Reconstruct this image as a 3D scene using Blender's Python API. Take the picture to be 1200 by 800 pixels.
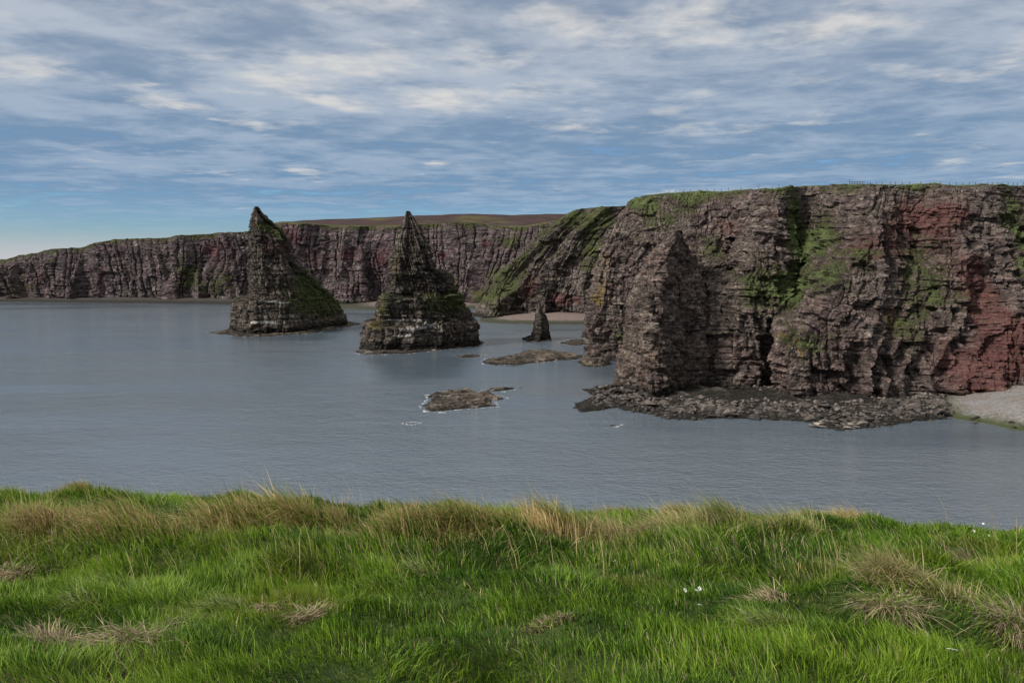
import bpy, bmesh, math, random
import numpy as np

sc = bpy.context.scene
for o in list(bpy.data.objects):
    bpy.data.objects.remove(o)
C = sc.collection
R = math.radians

# ------------------------------------------------------------------ camera
cam_data = bpy.data.cameras.new('camera')
cam_data.sensor_fit = 'HORIZONTAL'; cam_data.sensor_width = 36.0
cam_data.lens = 36.0 * 870.0 / 1200.0
cam_data.clip_start = 0.1; cam_data.clip_end = 30000.0
cam = bpy.data.objects.new('camera', cam_data); C.objects.link(cam)
cam.location = (0, 0, 35.0)
cam.rotation_euler = (math.pi / 2 - math.atan(90 / 870.0), 0, 0)
sc.camera = cam

# ------------------------------------------------------------------ sky, sun, exposure
SUN_AZ = (-0.88, -0.47)          # where the sun stands (plan), over the open sea to the left
SUN_EL = 35.0
world = bpy.data.worlds.new('World'); sc.world = world
world.use_nodes = True
def build_sky():
    nt = world.node_tree; N = nt.nodes; L = nt.links
    for n in list(N): N.remove(n)
    def nd(t, **k):
        n = N.new(t)
        for a, v in k.items(): setattr(n, a, v)
        return n
    def math_(op, a, b=None, c=None, clamp=False):
        n = nd('ShaderNodeMath', operation=op, use_clamp=clamp)
        for i, v in enumerate((a, b, c)):
            if v is None: continue
            if isinstance(v, (int, float)): n.inputs[i].default_value = v
            else: L.new(v, n.inputs[i])
        return n.outputs[0]
    def mix(f, a, b):
        n = nd('ShaderNodeMix', data_type='RGBA')
        for s, v in ((0, f), (6, a), (7, b)):
            if isinstance(v, (int, float)): n.inputs[s].default_value = v
            elif isinstance(v, tuple): n.inputs[s].default_value = (*v, 1)
            else: L.new(v, n.inputs[s])
        return n.outputs[2]
    def smooth(v, lo, hi, a=0.0, b=1.0):
        n = nd('ShaderNodeMapRange', interpolation_type='SMOOTHSTEP')
        L.new(v, n.inputs[0])
        for i, x in enumerate((lo, hi, a, b)): n.inputs[i + 1].default_value = x
        return n.outputs[0]
    def noise(vec, scale, detail, rough=.55, dist=0.0):
        n = nd('ShaderNodeTexNoise'); L.new(vec, n.inputs['Vector'])
        n.inputs['Scale'].default_value = scale; n.inputs['Detail'].default_value = detail
        n.inputs['Roughness'].default_value = rough; n.inputs['Distortion'].default_value = dist
        return n.outputs['Fac']
    sky = nd('ShaderNodeTexSky', sky_type='NISHITA', sun_disc=False)
    sky.sun_elevation = R(SUN_EL); sky.sun_rotation = math.atan2(SUN_AZ[0], SUN_AZ[1])
    sky.air_density = 1.0; sky.dust_density = 0.6; sky.ozone_density = 2.0
    tc = nd('ShaderNodeTexCoord'); sep = nd('ShaderNodeSeparateXYZ'); L.new(tc.outputs['Generated'], sep.inputs[0])
    x, y, z = sep.outputs
    zz = math_('ADD', math_('MAXIMUM', z, 0.0), 0.045)
    comb = nd('ShaderNodeCombineXYZ')
    L.new(math_('DIVIDE', x, zz), comb.inputs[0]); L.new(math_('DIVIDE', y, zz), comb.inputs[1])
    pl = comb.outputs[0]
    def mapped(scale, loc):
        m = nd('ShaderNodeMapping'); L.new(pl, m.inputs[0])
        m.inputs['Scale'].default_value = scale; m.inputs['Location'].default_value = loc
        return m.outputs[0]
    # cloud deck: broad cover, rolls, and thick bright heads
    cover = noise(mapped((.30, .42, 1), (3.1, 7.7, 0)), 1.0, 3, .5, .1)
    rolls = noise(mapped((1.6, 1.9, 1), (11.3, 2.2, 3)), 1.0, 6, .56, .2)
    heads = noise(mapped((1.9, 1.9, 1), (5.5, 1.15, 9)), 1.0, 5, .54, .1)
    fine = noise(mapped((5.0, 6.0, 1), (1, 1, 4)), 1.0, 5, .6, .1)
    deck = math_('ADD', math_('MULTIPLY', cover, .40), math_('ADD', math_('MULTIPLY', rolls, .48), math_('MULTIPLY', fine, .20)))
    cov = smooth(math_('ADD', deck, math_('MULTIPLY', z, .9)), .44, .62)
    cov = math_('MULTIPLY', cov, smooth(z, .03, .10, .25, 1.0))
    shade = smooth(deck, .45, .63)
    hi = smooth(z, .04, .34)
    dark = mix(hi, (.82, 1.50, 2.40), (1.30, 1.68, 2.28))
    light = mix(hi, (1.50, 2.12, 2.95), (2.6, 2.85, 3.25))
    cloud = mix(shade, dark, light)
    hd = smooth(math_('ADD', math_('ADD', math_('ADD', math_('MULTIPLY', heads, .55), math_('MULTIPLY', cover, .32)), math_('MULTIPLY', fine, .13)), math_('MULTIPLY', z, .40)), .59, .745)
    cloud = mix(hd, cloud, (3.75, 3.7, 3.6))
    clear = nd('ShaderNodeMix', data_type='RGBA', blend_type='MULTIPLY'); clear.inputs[0].default_value = 1.0
    L.new(sky.outputs[0], clear.inputs[6]); clear.inputs[7].default_value = (.33, .47, .63, 1)
    col = mix(cov, clear.outputs[2], cloud)
    low = smooth(z, .0, .05, 1.0, 0.0)        # pale bank low over the sea
    col = mix(math_('MULTIPLY', low, .75), col, (3.4, 3.3, 3.5))
    bg = nd('ShaderNodeBackground'); L.new(col, bg.inputs['Color']); bg.inputs['Strength'].default_value = 0.1
    out = nd('ShaderNodeOutputWorld'); L.new(bg.outputs[0], out.inputs['Surface'])
build_sky()
sun_data = bpy.data.lights.new('sun', 'SUN'); sun_data.energy = 2.6; sun_data.angle = R(10); sun_data.color = (1.0, .95, .88)
sun = bpy.data.objects.new('sun', sun_data); C.objects.link(sun)
def aim_sun():
    from mathutils import Vector
    h = Vector((SUN_AZ[0], SUN_AZ[1], 0)).normalized() * math.cos(R(SUN_EL))
    d = Vector((-h.x, -h.y, -math.sin(R(SUN_EL))))
    sun.rotation_euler = d.to_track_quat('-Z', 'Y').to_euler()
aim_sun()
sc.view_settings.view_transform = 'Standard'; sc.view_settings.look = 'None'
sc.view_settings.exposure = 0.9; sc.view_settings.gamma = 1.0; sc.view_settings.use_curve_mapping = False
sc.cycles.max_bounces = 6; sc.cycles.diffuse_bounces = 3; sc.cycles.glossy_bounces = 3; sc.cycles.transmission_bounces = 3
sc.cycles.transparent_max_bounces = 6

# ------------------------------------------------------------------ measured layout (metres; sea level is z = 0)
NEAR_CLIFF = [[(77.6, 420, -3), (79.9, 420, 1.3), (81.9, 420, 20.6), (84.2, 422, 44.6), (89.1, 425, 70.5), (93.1, 425.4, 71.0), (139.1, 430.0, 72.0), (349.1, 451.0, 73.0)], [(45.0, 335, -3), (45.6, 335, 6.2), (46.9, 335, 23.5), (49.2, 337, 42.6), (58.9, 342, 63.5), (62.9, 342.6, 64.0), (108.9, 349.5, 65.0), (318.9, 381.0, 66.0)], [(32.9, 284, -3), (31.3, 280, 10.9), (30.2, 277, 23.6), (33.0, 281, 39.5), (44.7, 290, 59.2), (48.3, 292.0, 59.7), (89.7, 315.0, 60.7), (278.7, 420.0, 61.7)], [(36.1, 268, -3), (35.2, 268, 11.9), (35.9, 270, 25.8), (39.9, 273, 41.2), (47.7, 281, 60.6), (50.1, 284.6, 61.1), (77.7, 326.0, 62.1), (203.7, 515.0, 63.1)], [(49.7, 252, -3), (48.7, 254, 11.7), (50.3, 258, 29.1), (53.3, 263, 43.9), (58.5, 272, 60.7), (59.7, 276, 61.2), (73.5, 322, 62.2), (136.5, 532, 63.2)], [(53.8, 208, -3), (54.4, 214, 14.1), (57.0, 224, 28.6), (62.3, 244, 40.5), (70.2, 264, 60.3), (71.0, 268, 60.8), (80.2, 314, 61.8), (122.2, 524, 62.8)], [(59.6, 209, -3), (60.8, 214, 12.9), (64.8, 228, 29.8), (73.6, 250, 40.7), (77.1, 260, 60.2), (77.9, 264, 60.7), (87.1, 310, 61.7), (129.1, 520, 62.7)], [(65.1, 204, -3), (67.1, 209, 13.4), (68.3, 219, 30.0), (75.8, 238, 45.8), (80.6, 243, 59.1), (81.4, 247, 59.6), (90.6, 293, 60.6), (132.6, 503, 61.6)], [(72.3, 209, -3), (73.4, 213, 10.5), (77.3, 219, 30.0), (80.3, 229, 45.4), (83.3, 236, 58.6), (84.1, 240, 59.1), (93.3, 286, 60.1), (135.3, 496, 61.1)], [(70.7, 193, -3), (71.1, 197, 13.5), (88.0, 230, 29.8), (93.2, 243, 46.0), (96.1, 247, 60.3), (96.9, 251, 60.8), (106.1, 297, 61.8), (148.1, 507, 62.8)], [(74.7, 187, -3), (74.7, 190, 13.1), (87.4, 207, 29.1), (98.0, 236, 45.7), (100.9, 241, 59.9), (101.7, 245, 60.4), (110.9, 291, 61.4), (152.9, 501, 62.4)], [(80.3, 186, -3), (81.7, 190, 15.3), (93.0, 203, 31.5), (100.2, 219, 44.9), (104.5, 231, 59.2), (105.1, 235, 59.7), (112.0, 281, 60.7), (143.5, 491, 61.7)], [(90.1, 186, -3), (91.8, 191, 15.2), (101.0, 204, 30.3), (106.2, 214, 44.7), (110.9, 225, 58.5), (111.3, 229, 59.0), (115.9, 275, 60.0), (136.9, 485, 61.0)], [(101.4, 188, -3), (104.6, 196, 14.7), (113.6, 210, 30.2), (118.7, 220, 45.0), (123.2, 228, 59.0), (123.6, 232, 59.5), (128.2, 278, 60.5), (149.2, 488, 61.5)], [(113.5, 187, -3), (116.7, 195, 14.8), (120.5, 203, 30.4), (125.4, 212, 44.6), (131.1, 222, 58.3), (131.5, 226, 58.8), (136.1, 272, 59.8), (157.1, 482, 60.8)], [(123.3, 187, -3), (128.0, 196, 14.7), (133.4, 206, 30.3), (138.3, 217, 44.8), (143.8, 225, 58.5), (143.8, 229, 59.0), (143.8, 275, 60.0), (143.8, 485, 61.0)], [(133.5, 186, -3), (139.0, 194, 14.9), (147.8, 208, 30.3), (159.9, 225, 47.2), (166.8, 236, 59.7), (166.8, 240, 60.2), (166.8, 286, 61.2), (166.8, 496, 62.2)], [(147.2, 180, -3), (152.1, 188, 15.6), (162.0, 202, 30.4), (171.9, 216, 46.7), (177.3, 224, 59.2), (177.7, 228, 59.7), (182.3, 274, 60.7), (203.3, 484, 61.7)], [(167.1, 168, -3), (172.9, 176, 16.8), (185.1, 190, 30.7), (195.2, 202, 46.0), (201.8, 210, 57.9), (203.0, 214, 58.4), (216.8, 260, 59.4), (279.8, 470, 60.4)], [(212, 100, -3), (215, 103, 15), (220, 107, 30), (226, 112, 45), (232, 118, 60), (236, 119, 60.5), (285, 130, 62), (500, 180, 62)], [(235, 10, -3), (238, 10, 15), (243, 10, 28), (248, 10, 40), (253, 10, 52), (257, 10, 52.5), (310, 10, 56), (510, 10, 58)]]
MID_CLIFF = [[(-5.2, 570, -3), (2.6, 575, 8.7), (16.5, 578, 28.4), (29.8, 580, 51.4), (45.2, 585, 73.3), (47.6, 588.2, 73.8), (75.2, 625.0, 74.8), (201.2, 793.0, 75.8)], [(-19.8, 505, -3), (-15.3, 511, 8.1), (-4.8, 522, 27.9), (20.7, 534, 55.6), (39.6, 545, 70.7), (42.8, 547.4, 71.2), (79.6, 575.0, 72.2), (247.6, 701.0, 73.2)], [(-21.4, 489, -3), (-17.0, 493, 9.6), (-5.8, 503, 28.1), (17.5, 512, 52.4), (39.7, 522, 71.0), (42.9, 524.8, 71.5), (79.7, 557.0, 72.5), (247.7, 704.0, 73.5)], [(-6.7, 486, -3), (-4.5, 490, 11.5), (4.6, 498, 29.3), (27.7, 506, 54.5), (46.7, 515, 72.8), (49.1, 518.2, 73.3), (76.7, 555.0, 74.3), (202.7, 723.0, 75.3)], [(6.8, 489, -3), (9.1, 494, 12.4), (18.3, 500, 30.4), (37.0, 508, 55.7), (56.7, 515, 73.9), (58.7, 518.6, 74.4), (81.7, 560.0, 75.4), (186.7, 749.0, 76.4)], [(19.0, 484, -3), (22.4, 488, 13.8), (29.4, 494, 32.8), (45.7, 502, 56.6), (63.4, 508, 73.7), (65.4, 511.6, 74.2), (88.4, 553.0, 75.2), (193.4, 742.0, 76.2)], [(36.0, 488, -3), (38.4, 492, 15.3), (44.3, 497, 35.0), (57.5, 505, 57.9), (78.4, 512, 74.6), (80.4, 515.6, 75.1), (103.4, 557.0, 76.1), (208.4, 746.0, 77.1)], [(56.0, 486, -3), (58.5, 490, 15.4), (65.1, 495, 35.0), (77.1, 502, 57.7), (97.9, 508, 74.5), (99.9, 511.6, 75.0), (122.9, 553.0, 76.0), (227.9, 742.0, 77.0)], [(94.1, 480, -3), (96.7, 484, 15.7), (103.2, 488, 35.0), (112.4, 494, 57.4), (130.4, 500, 75.6), (132.4, 503.6, 76.1), (155.4, 545.0, 77.1), (260.4, 734.0, 78.1)], [(136.4, 455, -3), (139.4, 460, 16.6), (143.2, 464, 35.0), (149.8, 470, 56.3), (161.9, 476, 74.7), (163.9, 479.6, 75.2), (186.9, 521.0, 76.2), (291.9, 710.0, 77.2)]]
FAR_CLIFF = [[(-937.5, 800, -3), (-943.7, 806.2, 6.0), (-949.9, 812.5, 15.1), (-956.1, 818.8, 24.1), (-962.3, 825, 33.1), (-962.3, 830, 33.7), (-962.3, 865, 34.1), (-957.3, 1125, 34.6)], [(-698.7, 760, -3), (-703.5, 766.2, 6.9), (-708.3, 772.5, 16.9), (-713.1, 778.8, 26.8), (-717.8, 785, 36.8), (-717.8, 790, 37.4), (-717.8, 825, 37.8), (-712.8, 1085, 38.3)], [(-565.1, 745, -3), (-568.8, 751.0, 7.5), (-572.6, 757.0, 18.0), (-576.3, 763.0, 28.5), (-580.0, 769, 38.9), (-580.0, 774, 39.5), (-580.0, 809, 39.9), (-575.0, 1069, 40.4)], [(-504.8, 732, -3), (-508.2, 738.0, 7.5), (-511.6, 744.0, 17.9), (-515.0, 750.0, 28.4), (-518.3, 756, 38.9), (-518.3, 761, 39.5), (-518.3, 796, 39.9), (-513.3, 1056, 40.4)], [(-481.2, 728, -3), (-484.3, 734.0, 8.7), (-487.5, 740.0, 20.5), (-490.6, 746.0, 32.2), (-493.8, 752, 44.0), (-493.8, 757, 44.6), (-493.8, 792, 45.0), (-488.8, 1052, 45.5)], [(-446.5, 722, -3), (-449.4, 728.0, 10.0), (-452.3, 734.0, 23.0), (-455.1, 740.0, 36.0), (-458.0, 746, 49.0), (-458.0, 751, 49.6), (-458.0, 786, 50.0), (-453.0, 1046, 50.5)], [(-418.6, 724, -3), (-421.5, 730.5, 10.8), (-424.5, 737.0, 24.5), (-427.4, 743.5, 38.3), (-430.3, 750, 52.0), (-430.3, 755, 52.6), (-430.3, 790, 53.0), (-425.3, 1050, 53.5)], [(-405.0, 716, -3), (-407.0, 721.5, 11.9), (-409.0, 727.0, 26.9), (-411.0, 732.5, 41.8), (-413.0, 738, 56.8), (-413.0, 743, 57.4), (-413.0, 778, 57.8), (-408.0, 1038, 58.3)], [(-369.4, 714, -3), (-371.9, 720.5, 12.6), (-374.4, 727.0, 28.2), (-376.9, 733.5, 43.7), (-379.4, 740, 59.3), (-379.4, 745, 59.9), (-379.4, 780, 60.3), (-374.4, 1040, 60.8)], [(-331.7, 716, -3), (-334.2, 723.0, 13.0), (-336.6, 730.0, 29.1), (-339.1, 737.0, 45.1), (-341.6, 744, 61.1), (-341.6, 749, 61.7), (-341.6, 784, 62.1), (-336.6, 1044, 62.6)], [(-319.8, 706, -3), (-322.0, 712.5, 13.4), (-324.1, 719.0, 29.9), (-326.3, 725.5, 46.3), (-328.4, 732, 62.8), (-328.4, 737, 63.4), (-328.4, 772, 63.8), (-323.4, 1032, 64.3)], [(-298.0, 716, -3), (-299.9, 722.5, 13.9), (-301.9, 729.0, 30.7), (-303.9, 735.5, 47.6), (-305.8, 742, 64.4), (-305.8, 747, 65.0), (-305.8, 782, 65.4), (-300.8, 1042, 65.9)], [(-278.3, 712, -3), (-279.9, 719.0, 14.5), (-281.5, 726.0, 31.9), (-283.1, 733.0, 49.4), (-284.7, 740, 66.8), (-284.7, 745, 67.4), (-284.7, 780, 67.8), (-279.7, 1040, 68.3)], [(-246.9, 716, -3), (-248.7, 723.0, 15.0), (-250.5, 730.0, 33.1), (-252.2, 737.0, 51.1), (-254.0, 744, 69.1), (-254.0, 749, 69.7), (-254.0, 784, 70.1), (-249.0, 1044, 70.6)], [(-217.9, 672, -3), (-218.8, 678.0, 16.0), (-219.7, 684.0, 35.1), (-220.6, 690.0, 54.1), (-221.5, 696, 73.2), (-221.5, 701, 73.8), (-221.5, 726, 75.7), (-216.5, 816, 77.2)], [(-195.5, 664, -3), (-196.2, 669.5, 15.7), (-196.8, 675.0, 34.4), (-197.5, 680.5, 53.1), (-198.1, 686, 71.9), (-198.1, 691, 72.5), (-198.1, 716, 74.4), (-193.1, 806, 75.9)], [(-170.0, 672, -3), (-171.2, 678.5, 15.6), (-172.3, 685.0, 34.2), (-173.5, 691.5, 52.7), (-174.6, 698, 71.3), (-174.6, 703, 71.9), (-174.6, 728, 73.8), (-169.6, 818, 75.3)], [(-138.3, 668, -3), (-139.2, 674.5, 15.2), (-140.2, 681.0, 33.5), (-141.1, 687.5, 51.7), (-142.1, 694, 69.9), (-142.1, 699, 70.5), (-142.1, 724, 72.4), (-137.1, 814, 73.9)], [(-127.5, 676, -3), (-128.4, 682.5, 15.3), (-129.2, 689.0, 33.7), (-130.1, 695.5, 52.0), (-130.9, 702, 70.3), (-130.9, 707, 70.9), (-130.9, 732, 72.8), (-125.9, 822, 74.3)], [(-104.6, 664, -3), (-105.3, 670.0, 15.3), (-105.9, 676.0, 33.5), (-106.6, 682.0, 51.8), (-107.2, 688, 70.0), (-107.2, 693, 70.6), (-107.2, 718, 72.5), (-102.2, 808, 74.0)], [(-77.1, 670, -3), (-77.6, 677.0, 15.7), (-78.2, 684.0, 34.4), (-78.8, 691.0, 53.0), (-79.4, 698, 71.7), (-79.4, 703, 72.3), (-79.4, 728, 74.2), (-74.4, 818, 75.7)], [(-53.5, 664, -3), (-53.9, 671.5, 15.8), (-54.3, 679.0, 34.6), (-54.8, 686.5, 53.5), (-55.2, 694, 72.3), (-55.2, 699, 72.9), (-55.2, 724, 74.8), (-50.2, 814, 76.3)], [(-39.2, 656, -3), (-37.3, 666.0, 15.8), (-35.4, 676.0, 34.7), (-33.5, 686.0, 53.5), (-31.7, 696, 72.4), (-31.7, 701, 73.0), (-31.7, 726, 74.9), (-26.7, 816, 76.4)], [(-32.4, 640, -3), (-26.3, 653.0, 15.2), (-20.1, 666.0, 33.4), (-14.0, 679.0, 51.6), (-7.9, 692, 69.8), (-7.9, 697, 70.4), (-7.9, 722, 72.3), (-2.9, 812, 73.8)], [(-11.0, 640, -3), (-5.3, 652.5, 15.2), (0.4, 665.0, 33.4), (6.1, 677.5, 51.6), (11.8, 690, 69.7), (11.8, 695, 70.3), (11.8, 720, 72.2), (16.8, 810, 73.7)], [(29.9, 650, -3), (32.2, 660.0, 16.1), (34.6, 670.0, 35.1), (36.9, 680.0, 54.2), (39.2, 690, 73.2), (39.2, 695, 73.8), (39.2, 720, 75.7), (44.2, 810, 77.2)], [(89.7, 650, -3), (90.6, 658.8, 16.4), (91.6, 667.5, 35.7), (92.5, 676.2, 55.1), (93.4, 685, 74.5), (93.4, 690, 75.1), (93.4, 715, 77.0), (98.4, 805, 78.5)], [(184.1, 640, -3), (186.0, 648.8, 16.2), (187.9, 657.5, 35.5), (189.9, 666.2, 54.7), (191.8, 675, 73.9), (191.8, 680, 74.5), (191.8, 705, 76.4), (196.8, 795, 77.9)]]
STACK_A = [[(-133.0, 452, -3), (-160.6, 444, -3), (-150.6, 395.3, -3), (-135.6, 371, -3), (-121.1, 373, -3), (-111.1, 377, -3), (-103.0, 403.5, -3), (-96.2, 430, -3), (-105.2, 445.0, -3)], [(-132.2, 450, 2), (-158.5, 442, 2), (-149.1, 395.4, 2), (-134.7, 372, 2), (-120.8, 374, 2), (-111.2, 378, 2), (-103.5, 404.0, 2), (-97.1, 430, 2), (-105.6, 444.0, 2)], [(-132.7, 446, 13), (-156.3, 438, 13), (-147.6, 394.9, 13), (-134.3, 373, 13), (-121.6, 375, 13), (-112.9, 379, 13), (-106.2, 403.5, 13), (-100.8, 428, 13), (-108.8, 441.0, 13)], [(-133.6, 444, 16.4), (-155.1, 436, 16.4), (-146.3, 394.3, 16.4), (-133.7, 373, 16.4), (-122.0, 375, 16.4), (-114.1, 379, 16.4), (-108.0, 401.5, 16.4), (-103.2, 424, 16.4), (-111.1, 438.0, 16.4)], [(-129.6, 442, 17.2), (-147.2, 434.6, 17.2), (-140.1, 398.6, 17.2), (-129.6, 380, 17.2), (-119.8, 382, 17.2), (-113.3, 386, 17.2), (-107.8, 404.0, 17.2), (-103.7, 422, 17.2), (-110.8, 436.0, 17.2)], [(-132.0, 430, 28), (-144.7, 424.5, 28), (-138.7, 395.7, 28), (-130.5, 381, 28), (-123.4, 383, 28), (-116.7, 387, 28), (-115.0, 400.5, 28), (-112.4, 414, 28), (-118.3, 426.0, 28)], [(-133.2, 424, 33), (-143.5, 419.4, 33), (-138.1, 394.6, 33), (-131.2, 382, 33), (-125.4, 384, 33), (-118.1, 388, 33), (-118.6, 398.0, 33), (-116.2, 408, 33), (-121.8, 420.0, 33)], [(-133.5, 418, 39.6), (-142.0, 414.2, 39.6), (-137.5, 393.5, 39.6), (-131.7, 383, 39.6), (-126.9, 385, 39.6), (-119.9, 389, 39.6), (-120.9, 395.5, 39.6), (-118.4, 402, 39.6), (-123.8, 414.0, 39.6)], [(-132.2, 412, 47), (-139.8, 408.5, 47), (-136.6, 392.4, 47), (-131.8, 384, 47), (-127.5, 386, 47), (-121.3, 390, 47), (-121.9, 395.0, 47), (-119.4, 400, 47), (-124.1, 410.0, 47)], [(-132.8, 406, 53.3), (-138.3, 403.4, 53.3), (-136.0, 392.0, 53.3), (-132.5, 386, 53.3), (-129.6, 388, 53.3), (-126.0, 392, 53.3), (-125.6, 395.0, 53.3), (-123.6, 398, 53.3), (-127.3, 406.0, 53.3)], [(-133.4, 403, 55.5), (-137.7, 401.0, 55.5), (-135.9, 391.8, 55.5), (-133.1, 387, 55.5), (-130.8, 389, 55.5), (-128.3, 393, 55.5), (-127.7, 394.5, 55.5), (-125.9, 396, 55.5), (-129.2, 403.5, 55.5)], [(-134.2, 400, 59.5), (-136.9, 398.7, 59.5), (-135.6, 392.3, 59.5), (-133.7, 389, 59.5), (-132.5, 391, 59.5), (-131.4, 395, 59.5), (-130.5, 394.5, 59.5), (-128.9, 394, 59.5), (-131.8, 401.0, 59.5)], [(-134.3, 397, 63), (-135.7, 396.4, 63), (-135.0, 393.1, 63), (-134.1, 391.4, 63), (-133.8, 393.4, 63), (-133.9, 397.4, 63), (-132.9, 395.4, 63), (-131.5, 393.5, 63), (-133.7, 399.2, 63)], [(-134.3, 395.4, 65.2), (-134.9, 395.1, 65.2), (-134.5, 393.3, 65.2), (-134.1, 392.4, 65.2), (-134.3, 394.4, 65.2), (-135.0, 398.4, 65.2), (-134.0, 396.0, 65.2), (-132.9, 393.6, 65.2), (-134.7, 398.5, 65.2)]]
STACK_B = [[(-42.7, 345, -3), (-64.1, 340, -3), (-63.8, 311.4, -3), (-58.0, 297, -3), (-44.2, 298, -3), (-30.4, 305.4, -3), (-17.5, 313.8, -3), (-13.7, 321, -3), (-21.3, 342, -3)], [(-42.5, 344, 1.5), (-62.9, 339, 1.5), (-62.7, 311.8, 1.5), (-57.2, 298, 1.5), (-44.0, 299, 1.5), (-30.8, 306.4, 1.5), (-18.5, 314.8, 1.5), (-14.9, 322, 1.5), (-22.1, 341, 1.5)], [(-42.2, 342, 10.3), (-61.4, 337, 10.3), (-61.5, 311.9, 10.3), (-56.3, 299, 10.3), (-43.7, 300, 10.3), (-31.1, 307.4, 10.3), (-19.4, 315.8, 10.3), (-16.0, 323, 10.3), (-22.8, 339, 10.3)], [(-39.9, 341, 11.1), (-56.5, 336, 11.1), (-57.3, 316.5, 11.1), (-53.0, 306, 11.1), (-41.8, 307, 11.1), (-30.6, 312.8, 11.1), (-20.2, 319.6, 11.1), (-17.3, 326, 11.1), (-23.1, 338, 11.1)], [(-41.9, 338, 21.5), (-55.4, 333.4, 21.5), (-55.6, 314.2, 21.5), (-51.8, 304, 21.5), (-42.7, 305, 21.5), (-33.6, 310.8, 21.5), (-25.3, 317.6, 21.5), (-23.0, 323.8, 21.5), (-28.1, 335.2, 21.5)], [(-40.2, 337, 22.1), (-51.1, 333.3, 22.1), (-51.8, 320.2, 22.1), (-49.1, 313, 22.1), (-41.5, 314, 22.1), (-33.8, 316.6, 22.1), (-26.8, 320.2, 22.1), (-24.9, 324.2, 22.1), (-29.2, 334.8, 22.1)], [(-41.2, 333, 29), (-50.5, 329.8, 29), (-51.2, 319.0, 29), (-48.8, 313, 29), (-42.3, 314, 29), (-35.6, 315.8, 29), (-29.6, 318.6, 29), (-28.0, 321.9, 29), (-31.7, 331.1, 29)], [(-42.1, 331, 31.5), (-50.3, 328.2, 31.5), (-50.6, 317.0, 31.5), (-48.5, 311, 31.5), (-42.8, 312, 31.5), (-36.9, 313.8, 31.5), (-31.7, 316.6, 31.5), (-30.4, 319.7, 31.5), (-33.8, 329.3, 31.5)], [(-43.5, 329, 32.5), (-50.2, 326.6, 32.5), (-50.4, 316.8, 32.5), (-48.5, 311.5, 32.5), (-43.8, 312.5, 32.5), (-38.9, 313.7, 32.5), (-34.6, 315.9, 32.5), (-33.5, 318.4, 32.5), (-36.6, 327.6, 32.5)], [(-43.7, 328, 36), (-49.8, 325.9, 36), (-49.9, 316.1, 36), (-48.1, 311, 36), (-43.8, 312, 36), (-39.3, 312.6, 36), (-35.4, 314.2, 36), (-34.3, 316.3, 36), (-37.4, 326.7, 36)], [(-43.8, 325, 44.5), (-48.4, 323.4, 44.5), (-48.5, 316.6, 44.5), (-47.3, 313, 44.5), (-44.1, 314, 44.5), (-40.6, 314.4, 44.5), (-37.6, 315.8, 44.5), (-36.9, 317.5, 44.5), (-39.1, 324.0, 44.5)], [(-43.7, 323, 50), (-46.6, 322.0, 50), (-46.7, 317.4, 50), (-45.9, 315, 50), (-43.8, 316, 50), (-41.6, 316.0, 50), (-39.7, 317.0, 50), (-39.3, 318.1, 50), (-40.7, 322.4, 50)], [(-43.9, 322, 53.5), (-45.7, 321.4, 53.5), (-45.7, 317.8, 53.5), (-45.1, 316, 53.5), (-43.9, 317, 53.5), (-42.5, 317.0, 53.5), (-41.4, 318.0, 53.5), (-41.1, 318.9, 53.5), (-42.1, 321.6, 53.5)], [(-44.1, 320.6, 56), (-45.1, 320.2, 56), (-45.0, 318.4, 56), (-44.8, 317.4, 56), (-44.2, 318.4, 56), (-43.3, 318.0, 56), (-42.7, 318.5, 56), (-42.6, 319.0, 56), (-43.1, 320.4, 56)], [(-44.3, 320, 57.5), (-44.7, 319.8, 57.5), (-44.7, 318.7, 57.5), (-44.6, 318.2, 57.5), (-44.3, 319.2, 57.5), (-43.9, 318.5, 57.5), (-43.6, 318.8, 57.5), (-43.5, 319.1, 57.5), (-43.8, 319.9, 57.5)]]
STACK_C = [[(11.6, 358, -2), (5.6, 353.0, -2), (4.4, 348.0, -2), (7.0, 338, -2), (12.3, 337.7, -2), (17.3, 346.0, -2), (18.3, 352.0, -2)], [(11.5, 356, 0.8), (6.3, 351.8, 0.8), (5.2, 347.5, 0.8), (7.4, 339, 0.8), (12.1, 338.7, 0.8), (16.6, 345.8, 0.8), (17.4, 350.9, 0.8)], [(13.6, 353, 1.8), (10.1, 350.0, 1.8), (9.4, 347.0, 1.8), (10.8, 341, 1.8), (13.8, 340.7, 1.8), (16.8, 345.8, 1.8), (17.3, 349.4, 1.8)], [(13.6, 352, 7), (10.6, 349.4, 7), (10.0, 346.8, 7), (11.2, 341.5, 7), (13.8, 341.2, 7), (16.4, 345.7, 7), (16.9, 348.8, 7)], [(13.3, 350, 11), (11.0, 348.0, 11), (10.6, 346.0, 11), (11.5, 342, 11), (13.5, 341.7, 11), (15.4, 345.2, 11), (15.8, 347.6, 11)], [(12.8, 348.5, 13), (11.4, 347.0, 13), (11.1, 345.5, 13), (11.7, 342.5, 13), (12.9, 342.2, 13), (14.1, 344.9, 13), (14.4, 346.7, 13)], [(12.8, 347, 15.5), (11.9, 346.1, 15.5), (11.7, 345.2, 15.5), (12.0, 343.5, 15.5), (12.8, 343.2, 15.5), (13.6, 344.9, 15.5), (13.7, 345.9, 15.5)], [(12.6, 345.6, 17.2), (12.4, 345.4, 17.2), (12.3, 345.1, 17.2), (12.4, 344.6, 17.2), (12.6, 344.3, 17.2), (12.9, 345.0, 17.2), (12.9, 345.3, 17.2)]]
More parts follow.
